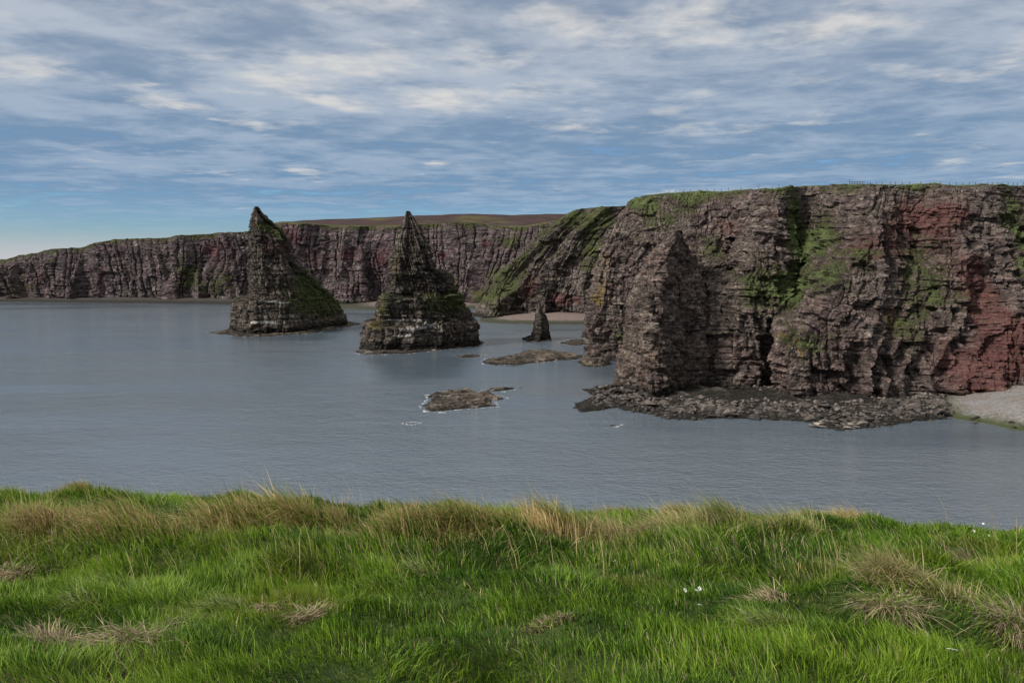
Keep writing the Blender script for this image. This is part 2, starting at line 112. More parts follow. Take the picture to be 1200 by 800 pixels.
PINNACLE = [[(52.1, 245, -3), (42.5, 245, -3), (30.5, 211, -3), (30.5, 203, -3), (36.2, 189, -3), (44.2, 197.5, -3), (54.2, 206, -3), (61.3, 233.3, -3)], [(52.0, 245, 2), (42.7, 245, 2), (30.9, 211, 2), (30.8, 203, 2), (36.5, 190, 2), (44.2, 198.5, 2), (53.9, 207, 2), (60.7, 233.6, 2)], [(51.8, 244, 8), (43.0, 244, 8), (31.5, 211, 8), (31.4, 203, 8), (36.6, 191, 8), (44.1, 199.5, 8), (53.5, 208, 8), (59.9, 233.2, 8)], [(52.2, 243, 17), (44.0, 243, 17), (33.3, 212, 17), (32.8, 204, 17), (36.8, 193, 17), (44.3, 202.0, 17), (53.8, 211, 17), (59.4, 233.4, 17)], [(52.4, 242, 24), (44.7, 242, 24), (34.5, 213, 24), (33.9, 205, 24), (37.3, 195.5, 24), (44.8, 204.8, 24), (54.1, 214, 24), (59.0, 233.6, 24)], [(53.2, 242, 30), (46.1, 242, 30), (36.4, 214, 30), (35.6, 206, 30), (38.6, 199, 30), (45.7, 208.0, 30), (54.5, 217, 30), (58.8, 234.5, 30)], [(53.4, 240, 35), (47.5, 240, 35), (39.5, 216, 35), (38.5, 208, 35), (40.6, 203, 35), (46.3, 211.0, 35), (53.3, 219, 35), (56.9, 233.7, 35)], [(52.0, 236, 38), (47.2, 236, 38), (41.3, 219, 38), (40.2, 211, 38), (42.5, 207, 38), (46.6, 213.5, 38), (51.5, 220, 38), (54.1, 231.2, 38)], [(51.7, 232, 40), (47.6, 232, 40), (43.4, 221, 40), (42.2, 213, 40), (44.3, 210, 40), (47.2, 214.5, 40), (50.7, 219, 40), (52.8, 228.1, 40)], [(51.2, 226, 42.5), (48.3, 226, 42.5), (46.5, 222, 42.5), (45.1, 214, 42.5), (46.1, 212, 42.5), (47.4, 214.5, 42.5), (48.9, 217, 42.5), (50.4, 223.3, 42.5)], [(49.8, 219, 44.8), (47.5, 219, 44.8), (48.1, 223, 44.8), (46.4, 215, 44.8), (46.8, 214.4, 44.8), (47.3, 215.2, 44.8), (47.8, 216, 44.8), (48.3, 218.1, 44.8)]]
REEFS = [([(-22.5, 181.8), (-21.3, 188.7), (-22.5, 197.5), (-18.4, 202.9), (-12.4, 205.7), (-8.9, 201.6), (-5.1, 198.9), (-1.8, 192.4), (-4.4, 188.7), (-3.4, 181.8), (-8.4, 179.6), (-12.4, 177.4), (-17.3, 174.3), (-20.5, 175.3)], 1.7, 'broad brown flat-topped skerry awash alone in open water'), ([(-8.7, 202.9), (-7.3, 208.6), (-2.4, 209.4), (3.2, 210.1), (0.0, 205.7), (-3.5, 202.2)], 0.9, 'thin low rock shelf just behind the broad brown skerry'), ([(-11.6, 264.0), (-9.0, 276.2), (-1.3, 281.3), (4.1, 295.2), (13.8, 298.1), (22.0, 292.3), (28.0, 281.3), (24.1, 273.6), (17.3, 271.2), (12.3, 266.3), (4.5, 259.4), (-6.0, 257.2)], 1.6, 'long ragged brown reef in front of the small lone stack'), ([(-22.0, 284.0), (-18.4, 289.5), (-10.6, 286.7), (-12.9, 278.7), (-19.3, 277.4)], 0.7, 'small flat rock between the big pyramid stack and long reef'), ([(4.8, 346.1), (9.1, 356.3), (16.4, 354.2), (18.6, 342.2), (11.6, 334.6), (6.2, 334.6)], 0.7, 'dark wave-cut ledge around the foot of the small lone stack'), ([(21.0, 330.9), (27.2, 346.1), (36.4, 350.1), (38.2, 330.9), (30.7, 323.8), (25.2, 320.3)], 0.7, 'low grey shoal of rock beside the orange lichened headland nose'), ([(23.3, 264.0), (27.9, 286.7), (35.9, 310.4), (40.8, 304.1), (34.9, 259.4), (29.3, 252.8), (25.1, 255.0)], 2.6, 'dark blocky rocks at the foot of the lichened headland nose'), ([(-24.1, 161.0), (-22.8, 162.7), (-20.5, 162.3), (-21.4, 160.5), (-22.8, 160.1)], 0.3, 'tiny rock barely breaking the surface with a streak of foam'), ([(20.9, 159.2), (22.2, 161.0), (24.1, 160.1), (22.6, 158.4)], 0.4, 'tiny pale greenish rock awash off the pinnacle foot'), ([(17.2, 205.7), (18.9, 207.9), (19.9, 206.5), (18.3, 204.3)], 0.4, 'tiny dark rock awash beside the pinnacle foot'), ([(-157.5, 381.1), (-153.3, 388.4), (-150.5, 401.3), (-133.6, 385.9), (-115.0, 390.9), (-106.6, 429.8), (-102.4, 462.7), (-88.5, 436.0), (-93.4, 415.1), (-101.2, 381.1), (-117.3, 362.8), (-130.4, 358.4), (-145.0, 371.7)], 1.1, 'low rock apron ringing the foot of the fin-shaped stack'), ([(-64.2, 298.1), (-60.4, 307.2), (-47.6, 317.0), (-30.6, 330.9), (-18.0, 354.2), (-12.1, 338.3), (-12.7, 323.8), (-24.9, 307.2), (-40.6, 292.3), (-53.4, 288.1), (-59.0, 289.5)], 1.0, 'low rock apron ringing the foot of the pyramid stack')]
SHORE = [(20.1, 205.7), (22.1, 197.5), (18.3, 191.2), (15.0, 181.8), (16.2, 173.3), (20.5, 175.3), (25.6, 179.6), (28.9, 174.3), (32.4, 173.3), (34.2, 167.4), (40.4, 164.6), (48.9, 167.4), (58.0, 165.5), (66.0, 163.6), (67.8, 155.8), (72.2, 154.2), (81.5, 158.4), (90.4, 164.6), (97.7, 164.6), (105.2, 173.3), (118.5, 198.9), (99.1, 213.1), (75.4, 216.2), (58.6, 252.8), (36.5, 233.1), (29.2, 216.2)]
BEACH = [(105.1, 181.8), (100.6, 168.3), (103.3, 163.6), (106.1, 159.2), (108.8, 155.0), (113.8, 147.2), (119.8, 127.3), (133.7, 119.5), (226.2, 216.2), (189.5, 233.1), (156.4, 224.3), (117.7, 208.6)]
FARBEACH = [[(-141.4, 599.8), (-106.2, 577.1), (-80.4, 582.6), (-53.1, 577.1), (-37.2, 588.2), (-23.5, 599.8), (-7.0, 611.9), (0.0, 875.7), (-100.5, 875.7), (-201.1, 875.7)], [(-21.0, 455.7), (-5.1, 442.4), (20.1, 436.0), (50.3, 436.0), (70.4, 436.0), (112.6, 611.9), (26.1, 566.3), (-18.9, 545.9)], [(-696.0, 672.8), (-553.5, 688.0), (-484.2, 702.2), (-429.9, 692.7), (-384.9, 683.3), (-351.9, 680.3), (-309.3, 672.8), (-275.4, 665.4), (-232.1, 651.2), (-195.9, 630.9), (-250.0, 806.3), (-370.4, 806.3), (-586.4, 851.3), (-879.7, 851.3)]]
FLATROCKS = [(68.0, 159.2), (69.8, 155.0), (72.9, 155.8), (77.1, 161.0)]
NEAR_PATCHES = [(0, (91.5, 238, 40.4), (6, 12.0, 13), 2.8), (0, (84.0, 225, 26.0), (7, 12.0, 5), 1.5), (0, (76.9, 220, 30.0), (8, 12.0, 5), 0.8), (0, (68.8, 222, 26.1), (4, 12.0, 6), 0.7), (0, (117.7, 214, 30.1), (5, 12.0, 13), 0.5), (0, (112.9, 210, 25.4), (6, 12.0, 8), 0.5), (0, (149.0, 222, 46.3), (6, 12.0, 12), 1.2), (0, (145.4, 210, 32.6), (4, 12.0, 8), 0.8), (0, (75.5, 192, 14.0), (4, 12.0, 5), 0.9), (0, (96.5, 206, 37.3), (6, 12.0, 4), 0.55), (0, (87.3, 206, 30.3), (5, 12.0, 5), 0.55), (0, (39.3, 258, 10.7), (3, 12.0, 4), 1.3), (0, (54.8, 268, 53.2), (14, 12.0, 9), 0.5), (0, (50.1, 276, 56.8), (10, 12.0, 5), 0.7), (0, (104.9, 200, 18.9), (5, 12.0, 6), 0.7), (0, (87.8, 190, 15.3), (6, 12.0, 6), 0.3), (0, (63.7, 245, 40.6), (5, 12.0, 5), 0.5), (1, (129.3, 200, 16.6), (5, 12.0, 6), 1.2), (1, (122.5, 192, 7.3), (7, 12.0, 6), 1.5), (1, (132.7, 198, 15.0), (7, 12.0, 4), 1.4), (1, (102.8, 203, 21.0), (3, 12.0, 5), 1.3), (1, (99.1, 212, 39.8), (7, 12.0, 6), 0.8), (1, (122.4, 220, 49.9), (14, 12.0, 7), 0.9), (1, (125.0, 206, 32.7), (7, 12.0, 10), 0.8), (1, (128.9, 204, 25.7), (5, 12.0, 9), 0.9), (1, (67.4, 246, 37.0), (6, 12.0, 2.2), 1.3), (1, (71.7, 252, 46.4), (5, 12.0, 5), 0.5), (1, (81.0, 234, 50.9), (4, 12.0, 8), 0.6), (1, (113.6, 192, 8.4), (8, 12.0, 10), 0.55), (1, (112.7, 215, 42.3), (8, 12.0, 8), 0.6), (1, (132.3, 192, 10.7), (4, 12.0, 7), 0.8), (2, (32.9, 278, 23.9), (4, 12.0, 7), 0.8), (2, (30.9, 277, 21.7), (2, 12.0, 1.5), 1.3), (2, (34.1, 276, 31.9), (4, 12.0, 7), 0.7), (2, (35.4, 277, 38.1), (4, 12.0, 6), 0.4), (2, (70.9, 205, 17.4), (1.1, 12.0, 2), 1.7), (2, (73.2, 198, 15.4), (1, 12.0, 2), 1.5), (2, (73.6, 195, 12.1), (1.0, 12.0, 2), 1.7), (2, (32.1, 206, 13.7), (5, 12.0, 12), 0.5), (2, (39.8, 211, 37.4), (5, 12.0, 5), 0.6), (2, (36.7, 192, 10.7), (3, 12.0, 5), 0.5)]
MID_PATCHES = [(0, (-5.8, 503, 23.5), (13, 30.0, 15), 0.9), (0, (-14.2, 495, 15.2), (9, 30.0, 9), 0.8), (0, (5.8, 508, 37.9), (12, 30.0, 9), 0.55), (0, (23.3, 512, 49.5), (12, 30.0, 9), 0.5), (0, (51.7, 505, 57.9), (14, 30.0, 12), 0.5), (0, (51.4, 500, 37.8), (10, 30.0, 10), 0.5), (0, (57.0, 500, 46.3), (12, 30.0, 9), 0.7), (0, (43.6, 512, 66.2), (20, 30.0, 6), 1), (1, (9.6, 492, 18.2), (6, 30.0, 7), 1.3), (1, (14.2, 497, 29.3), (8, 30.0, 8), 0.7), (1, (28.0, 488, 11.6), (10, 30.0, 5), 0.7), (1, (38.3, 490, 12.6), (9, 30.0, 5), 0.9), (1, (56.3, 490, 9.8), (8, 30.0, 6), 0.6)]
FAR_PATCHES = [(0, (-314.0, 712, 22.8), (14, 30.0, 14), 0.9), (0, (-296.4, 708, 12.4), (12, 30.0, 10), 1.0), (0, (-277.6, 712, 14.7), (10, 30.0, 12), 0.8), (0, (-323.0, 716, 43.1), (16, 30.0, 8), 0.6), (0, (-484.2, 728, 14.2), (14, 30.0, 9), 0.7), (0, (-29.8, 650, 9.0), (9, 30.0, 9), 1.0), (0, (0.0, 665, 57.6), (18, 30.0, 8), 0.8), (0, (-18.6, 650, 27.6), (10, 30.0, 16), 0.8), (0, (-56.7, 660, 20.0), (9, 30.0, 18), 0.6), (0, (-378.7, 720, 35.0), (8, 30.0, 20), 0.4), (1, (-293.5, 720, 43.2), (12, 30.0, 12), 0.8), (1, (-288.2, 722, 51.4), (14, 30.0, 8), 0.6), (1, (-475.6, 728, 18.4), (22, 30.0, 16), 0.55), (1, (-191.6, 672, 50.2), (20, 30.0, 18), 0.5), (1, (-64.1, 668, 42.6), (5, 30.0, 4), 1.5), (1, (-22.8, 668, 53.9), (6, 30.0, 4), 1.2), (1, (-150.3, 675, 42.7), (30, 30.0, 16), 0.55), (1, (-115.2, 672, 38.8), (14, 30.0, 14), 0.5), (1, (-205.9, 670, 65.3), (10, 30.0, 14), 0.7), (1, (-405.0, 722, 26.8), (12, 30.0, 16), 0.4)]
A_PATCHES = [(0, (-110.2, 418, 23.1), (10, 30.0, 9), 2.2), (0, (-105.0, 425, 13.1), (9, 30.0, 7), 1.8), (0, (-110.7, 405, 16.5), (7, 30.0, 7), 1.0), (0, (-126.7, 395, 54.7), (5, 30.0, 3), 1.6), (0, (-122.3, 395, 50.7), (4, 30.0, 4), 0.9), (0, (-139.7, 380, 16.3), (4, 30.0, 3), 0.6), (1, (-124.2, 386, 43.8), (9, 30.0, 6), 0.55), (1, (-127.5, 386, 48.1), (9, 30.0, 4), 0.4), (1, (-122.5, 390, 39.4), (8, 30.0, 6), 0.35), (2, (-137.7, 378, 16.9), (5, 30.0, 2.5), 0.9), (2, (-132.6, 388, 48.2), (3, 30.0, 10), 0.4), (3, (-123.8, 382, 16.7), (10, 30.0, 0.8), 1.4), (3, (-117.0, 384, 15.7), (7, 30.0, 0.7), 1.3), (3, (-125.9, 376, 11.8), (5, 30.0, 1), 1.2), (3, (-126.6, 375, 6.2), (7, 30.0, 0.9), 1.3), (3, (-118.2, 380, 5.8), (6, 30.0, 0.7), 1.1), (3, (-122.2, 383, 21.9), (4, 30.0, 3), 0.7)]
B_PATCHES = [(0, (-35.2, 306, 17.5), (12, 30.0, 5), 0.55), (0, (-52.6, 305, 17.6), (3, 30.0, 8), 0.8), (0, (-27.2, 316, 22.4), (8, 30.0, 5), 0.5), (0, (-21.9, 318, 16.8), (6, 30.0, 5), 0.5), (0, (-45.0, 300, 5.7), (10, 30.0, 4), 0.15), (1, (-43.4, 318, 50.1), (4, 30.0, 6), 0.5), (1, (-41.5, 314, 42.1), (6, 30.0, 9), 0.35), (2, (-53.8, 306, 17.5), (2.5, 30.0, 9), 0.8), (2, (-49.2, 312, 35.0), (2.5, 30.0, 12), 0.6), (2, (-56.6, 301, 10.8), (3, 30.0, 2), 0.7), (3, (-43.6, 303, 12.1), (14, 30.0, 0.8), 1.5), (3, (-41.7, 301, 8.7), (7, 30.0, 1.2), 1.3), (3, (-43.3, 300, 6.4), (10, 30.0, 0.9), 1.2), (3, (-35.3, 306, 10.1), (7, 30.0, 1.3), 1.1), (3, (-33.6, 306, 2.6), (9, 30.0, 0.7), 0.9)]
TUSSOCKS = [(-3.26, 6.07, 0.61, 0.46, 'rust', 'wide rusty straw tussock on the bank left of the tall arched one', None), (-4.06, 6.15, 0.33, 0.42, 'rust', 'brownish tussock at the open end of the grassy bank', None), (-2.48, 6.32, 0.38, 0.46, 'rust', 'left shoulder of arched straw tussock, drooping over dark green blades', None), (-1.96, 6.47, 0.5, 0.52, 'rust', 'tall arched straw-topped tussock cresting the bank', None), (-0.89, 6.13, 0.4, 0.42, 'rust', 'low rusty tussock filling the dip beside the arched tussock', None), (-0.42, 6.49, 0.5, 0.46, 'rust', 'broad rust-coloured tussock in the middle of the bank', None), (0.32, 6.77, 0.48, 0.46, 'rust', 'rust tussock on the bank with pale stems in front of it', 'middle bank tussocks'), (0.95, 6.96, 0.46, 0.44, 'straw', 'bleached straw tussock with tall pale stems leaning over it', None), (1.6, 7.07, 0.46, 0.46, 'straw', 'straw tussock crest near the cliff lip, blond and feathery', 'blond crest tussocks'), (2.18, 7.06, 0.42, 0.46, 'straw', 'straw tussock crest near the cliff lip, blond and feathery', 'blond crest tussocks'), (2.59, 6.69, 0.32, 0.42, 'straw', 'last straw tussock where the bank meets the smooth green turf', None), (-1.91, 3.52, 0.16, 0.2, 'dead', 'bleached dead grass clump flattened in the near turf, largest one', None), (-2.32, 3.6, 0.13, 0.18, 'dead', 'small half green dead clump beside the largest bleached clump', None), (-1.71, 4.21, 0.14, 0.2, 'pale', 'pale whitish green tuft on the terrace', None), (-1.83, 3.86, 0.09, 0.14, 'dead', 'tiny dead wisp beside the largest bleached clump', None), (-2.71, 4.83, 0.12, 0.18, 'pale', 'little grey tuft in the shade of the bank', None), (-2.6, 4.29, 0.1, 0.14, 'pale', 'small pale hump of grass on the terrace edge', None), (-1.46, 4.22, 0.09, 0.12, 'dead', 'small tan wisp beside the pale whitish green tuft', None), (-1.17, 4.05, 0.07, 0.16, 'dead', 'thin upright dead wisp on the terrace', None), (2.5, 4.38, 0.32, 0.4, 'straw', 'big straw-capped tussock on the mound with long dark green blades', None), (2.15, 4.01, 0.15, 0.24, 'dead', 'pinkish dead clump hanging off the big straw-capped mound', None), (2.82, 3.94, 0.17, 0.3, 'dead', 'tan dead tussock right of the big straw-capped mound', None), (3.65, 5.56, 0.25, 0.22, 'dark', 'dark brown matted clump behind the big straw-capped mound', None), (1.54, 4.34, 0.11, 0.14, 'dead', 'small brown clump in smooth turf before the bank end', None), (1.4, 3.82, 0.14, 0.18, 'pale', 'grey green lying tuft beside the small brown clump', None), (-0.7, 5.33, 0.14, 0.22, 'pale', 'pale stubble tuft at the foot of the bank', None), (0.34, 4.79, 0.11, 0.18, 'pale', 'whitish stubble tuft below the rust tussocks of the bank', None), (-3.76, 5.35, 0.14, 0.2, 'dead', 'dry tan tuft low on the open end of the bank', None), (0.18, 3.71, 0.13, 0.1, 'dark', 'dark hollow clump in the smooth near turf', None), (-6.29, 9.35, 0.28, 0.3, 'rust', 'tuft of bleached grass on the very lip of the clifftop', 'lip tufts'), (-6.09, 9.6, 0.23, 0.3, 'rust', 'tuft of bleached grass on the very lip of the clifftop', 'lip tufts'), (-5.33, 9.12, 0.24, 0.3, 'rust', 'tuft of bleached grass on the very lip of the clifftop', 'lip tufts'), (-4.84, 9.81, 0.27, 0.3, 'rust', 'tuft of bleached grass on the very lip of the clifftop', 'lip tufts'), (-4.21, 9.63, 0.23, 0.3, 'rust', 'tuft of bleached grass on the very lip of the clifftop', 'lip tufts'), (-3.52, 9.47, 0.22, 0.3, 'rust', 'tuft of bleached grass on the very lip of the clifftop', 'lip tufts'), (-3.49, 9.86, 0.26, 0.3, 'rust', 'tuft of bleached grass on the very lip of the clifftop', 'lip tufts'), (-2.76, 9.72, 0.34, 0.3, 'rust', 'tuft of bleached grass on the very lip of the clifftop', 'lip tufts'), (-2.13, 9.74, 0.25, 0.3, 'rust', 'tuft of bleached grass on the very lip of the clifftop', 'lip tufts'), (-1.47, 9.56, 0.28, 0.3, 'rust', 'tuft of bleached grass on the very lip of the clifftop', 'lip tufts'), (-0.85, 9.58, 0.4, 0.3, 'rust', 'tuft of bleached grass on the very lip of the clifftop', 'lip tufts'), (-0.28, 9.38, 0.28, 0.3, 'rust', 'tuft of bleached grass on the very lip of the clifftop', 'lip tufts'), (0.28, 9.37, 0.33, 0.3, 'rust', 'tuft of bleached grass on the very lip of the clifftop', 'lip tufts'), (0.98, 9.21, 0.33, 0.3, 'rust', 'tuft of bleached grass on the very lip of the clifftop', 'lip tufts'), (1.49, 9.0, 0.32, 0.3, 'rust', 'tuft of bleached grass on the very lip of the clifftop', 'lip tufts'), (2.14, 9.01, 0.32, 0.3, 'straw', 'tuft of bleached grass on the very lip of the clifftop', 'lip tufts'), (2.95, 8.89, 0.32, 0.3, 'straw', 'tuft of bleached grass on the very lip of the clifftop', 'lip tufts'), (3.63, 8.74, 0.23, 0.3, 'straw', 'tuft of bleached grass on the very lip of the clifftop', 'lip tufts'), (4.04, 8.52, 0.35, 0.3, 'straw', 'tuft of bleached grass on the very lip of the clifftop', 'lip tufts'), (5.19, 9.21, 0.29, 0.3, 'straw', 'tuft of bleached grass on the very lip of the clifftop', 'lip tufts'), (5.65, 9.17, 0.33, 0.3, 'straw', 'tuft of bleached grass on the very lip of the clifftop', 'lip tufts'), (5.94, 8.7, 0.31, 0.3, 'straw', 'tuft of bleached grass on the very lip of the clifftop', 'lip tufts')]
FLOWERS = [(1.15, 4.37), (1.02, 4.2), (1.1, 4.24), (1.05, 3.98), (4.86, 7.47), (5.16, 7.88), (4.66, 7.25), (4.74, 7.14), (4.98, 7.43), (1.9, 3.05), (0.73, 5.09)]

# ------------------------------------------------------------------ noise
def hsh(*ks):
    h = np.zeros(np.broadcast(*ks).shape if len(ks) > 1 else np.shape(ks[0]), dtype=np.uint32)
    for i, k in enumerate(ks):
        h = (h ^ (np.asarray(k).astype(np.int64).astype(np.uint32) * np.uint32((0x9E3779B1 + 0x85EBCA6A * i) & 0xFFFFFFFF))) * np.uint32(0x27D4EB2F)
        h ^= h >> np.uint32(15); h = h * np.uint32(0x85EBCA77); h ^= h >> np.uint32(13)
    h = h * np.uint32(0xC2B2AE3D); h ^= h >> np.uint32(16)
    return h.astype(np.float64) / 4294967295.0
def vnoise(x, y, z=0.0, seed=0):
    x, y, z = np.broadcast_arrays(np.asarray(x, float), np.asarray(y, float), np.asarray(z, float))
    ix, iy, iz = np.floor(x), np.floor(y), np.floor(z)
    fx, fy, fz = x - ix, y - iy, z - iz
    s = lambda t: t * t * t * (t * (t * 6 - 15) + 10)
    ux, uy, uz = s(fx), s(fy), s(fz)
    ix = ix.astype(np.int64); iy = iy.astype(np.int64); iz = iz.astype(np.int64) + seed * 1013
    def c(a, b, d): return hsh(ix + a, iy + b, iz + d)
    x00 = c(0,0,0) * (1-ux) + c(1,0,0) * ux; x10 = c(0,1,0) * (1-ux) + c(1,1,0) * ux
    x01 = c(0,0,1) * (1-ux) + c(1,0,1) * ux; x11 = c(0,1,1) * (1-ux) + c(1,1,1) * ux
    return ((x00 * (1-uy) + x10 * uy) * (1-uz) + (x01 * (1-uy) + x11 * uy) * uz) * 2 - 1
def fbm(x, y, z=0.0, oct=4, seed=0):
    a, f, t, n = 1.0, 1.0, 0.0, 0.0
    for i in range(oct):
        t = t + a * vnoise(x * f, y * f, np.asarray(z) * f, seed + i * 7); n += a; a *= .52; f *= 2.03
    return t / n
def sstep(v, lo, hi):
    t = np.clip((v - lo) / (hi - lo), 0, 1); return t * t * (3 - 2 * t)
def facets(x, y, z, seed, tilt=.55):
    """angular broken-block relief: jittered cells, each a flat facet with its own offset and tilt"""
    ix, iy, iz = np.floor(x - .5), np.floor(y - .5), np.floor(z - .5)
    best = np.full(x.shape, 1e9); val = np.zeros(x.shape)
    for a in (0, 1):
        for b in (0, 1):
            for c in (0, 1):
                X, Y, Z = ix + a, iy + b, iz + c; k = (X * 7919 + Y * 104729 + Z * 1299709).astype(np.int64)
                h1, h2, h3 = hsh(k, seed), hsh(k, seed + 1), hsh(k, seed + 2)
                dx, dy, dz = x - X - .5 - (h1 - .5) * .8, y - Y - .5 - (h2 - .5) * .8, z - Z - .5 - (h3 - .5) * .8
                d = np.maximum(np.abs(dx) + .3 * np.abs(dy), np.maximum(np.abs(dy), np.abs(dz) * 1.1))
                h4 = hsh(k, seed + 3)
                v = (h4 - .5) * 2 + tilt * 2 * (dx * (h2 - .5) + dy * (h3 - .5) + dz * (h1 - .7)) * 2
                m = d < best; best = np.where(m, d, best); val = np.where(m, v, val)
    return val
RNG = np.random.default_rng(11)
LAYERS = np.cumsum(np.concatenate([[-30.0], RNG.uniform(.7, 2.6, 120)]))

# ------------------------------------------------------------------ materials
class MT:
    def __init__(s, name):
        s.m = bpy.data.materials.new(name); s.m.use_nodes = True
        s.nt = s.m.node_tree; s.N = s.nt.nodes; s.L = s.nt.links
        s.b = s.N['Principled BSDF']
    def nd(s, t, **k):
        n = s.N.new(t)
        for a, v in k.items(): setattr(n, a, v)
        return n
    def put(s, sock, v):
        if isinstance(v, (int, float)): sock.default_value = v
        elif isinstance(v, tuple): sock.default_value = (*v, 1) if len(v) == 3 and sock.type == 'RGBA' else v
        else: s.L.new(v, sock)
    def math(s, op, a, b=None, clamp=False):
        n = s.nd('ShaderNodeMath', operation=op, use_clamp=clamp)
        s.put(n.inputs[0], a)
        if b is not None: s.put(n.inputs[1], b)
        return n.outputs[0]
    def mix(s, f, a, b, mode='MIX'):
        n = s.nd('ShaderNodeMix', data_type='RGBA', blend_type=mode)
        s.put(n.inputs[0], f); s.put(n.inputs[6], a); s.put(n.inputs[7], b)
        return n.outputs[2]
    def rng(s, v, lo, hi, a=0.0, b=1.0, smooth=True):
        n = s.nd('ShaderNodeMapRange', interpolation_type='SMOOTHSTEP' if smooth else 'LINEAR')
        s.put(n.inputs[0], v)
        for i, x in enumerate((lo, hi, a, b)): n.inputs[i + 1].default_value = x
        return n.outputs[0]
    def pos(s, scale=(1, 1, 1), loc=(0, 0, 0)):
        g = s.nd('ShaderNodeNewGeometry'); m = s.nd('ShaderNodeMapping')
        s.L.new(g.outputs['Position'], m.inputs[0]); m.inputs['Scale'].default_value = scale; m.inputs['Location'].default_value = loc
        return m.outputs[0]
    def noise(s, vec, scale, detail=4, rough=.55, dist=0.0):
        n = s.nd('ShaderNodeTexNoise'); s.L.new(vec, n.inputs['Vector'])
        n.inputs['Scale'].default_value = scale; n.inputs['Detail'].default_value = detail
        n.inputs['Roughness'].default_value = rough; n.inputs['Distortion'].default_value = dist
        return n.outputs['Fac']
    def vor(s, vec, scale, feature='F1', out='Distance', metric='EUCLIDEAN'):
        n = s.nd('ShaderNodeTexVoronoi', feature=feature, distance=metric); s.L.new(vec, n.inputs['Vector']); n.inputs['Scale'].default_value = scale
        return n.outputs[out]
    def bump(s, h, dist, strength=1.0, prev=None):
        n = s.nd('ShaderNodeBump'); s.put(n.inputs['Height'], h)
        n.inputs['Distance'].default_value = dist; n.inputs['Strength'].default_value = strength
        if prev is not None: s.L.new(prev, n.inputs['Normal'])
        return n.outputs[0]
    def done(s, col, rough=.9, normal=None, spec=.25):
        s.put(s.b.inputs['Base Color'], col); s.put(s.b.inputs['Roughness'], rough)
        s.b.inputs['Specular IOR Level'].default_value = spec
        if normal is not None: s.L.new(normal, s.b.inputs['Normal'])
        return s.m

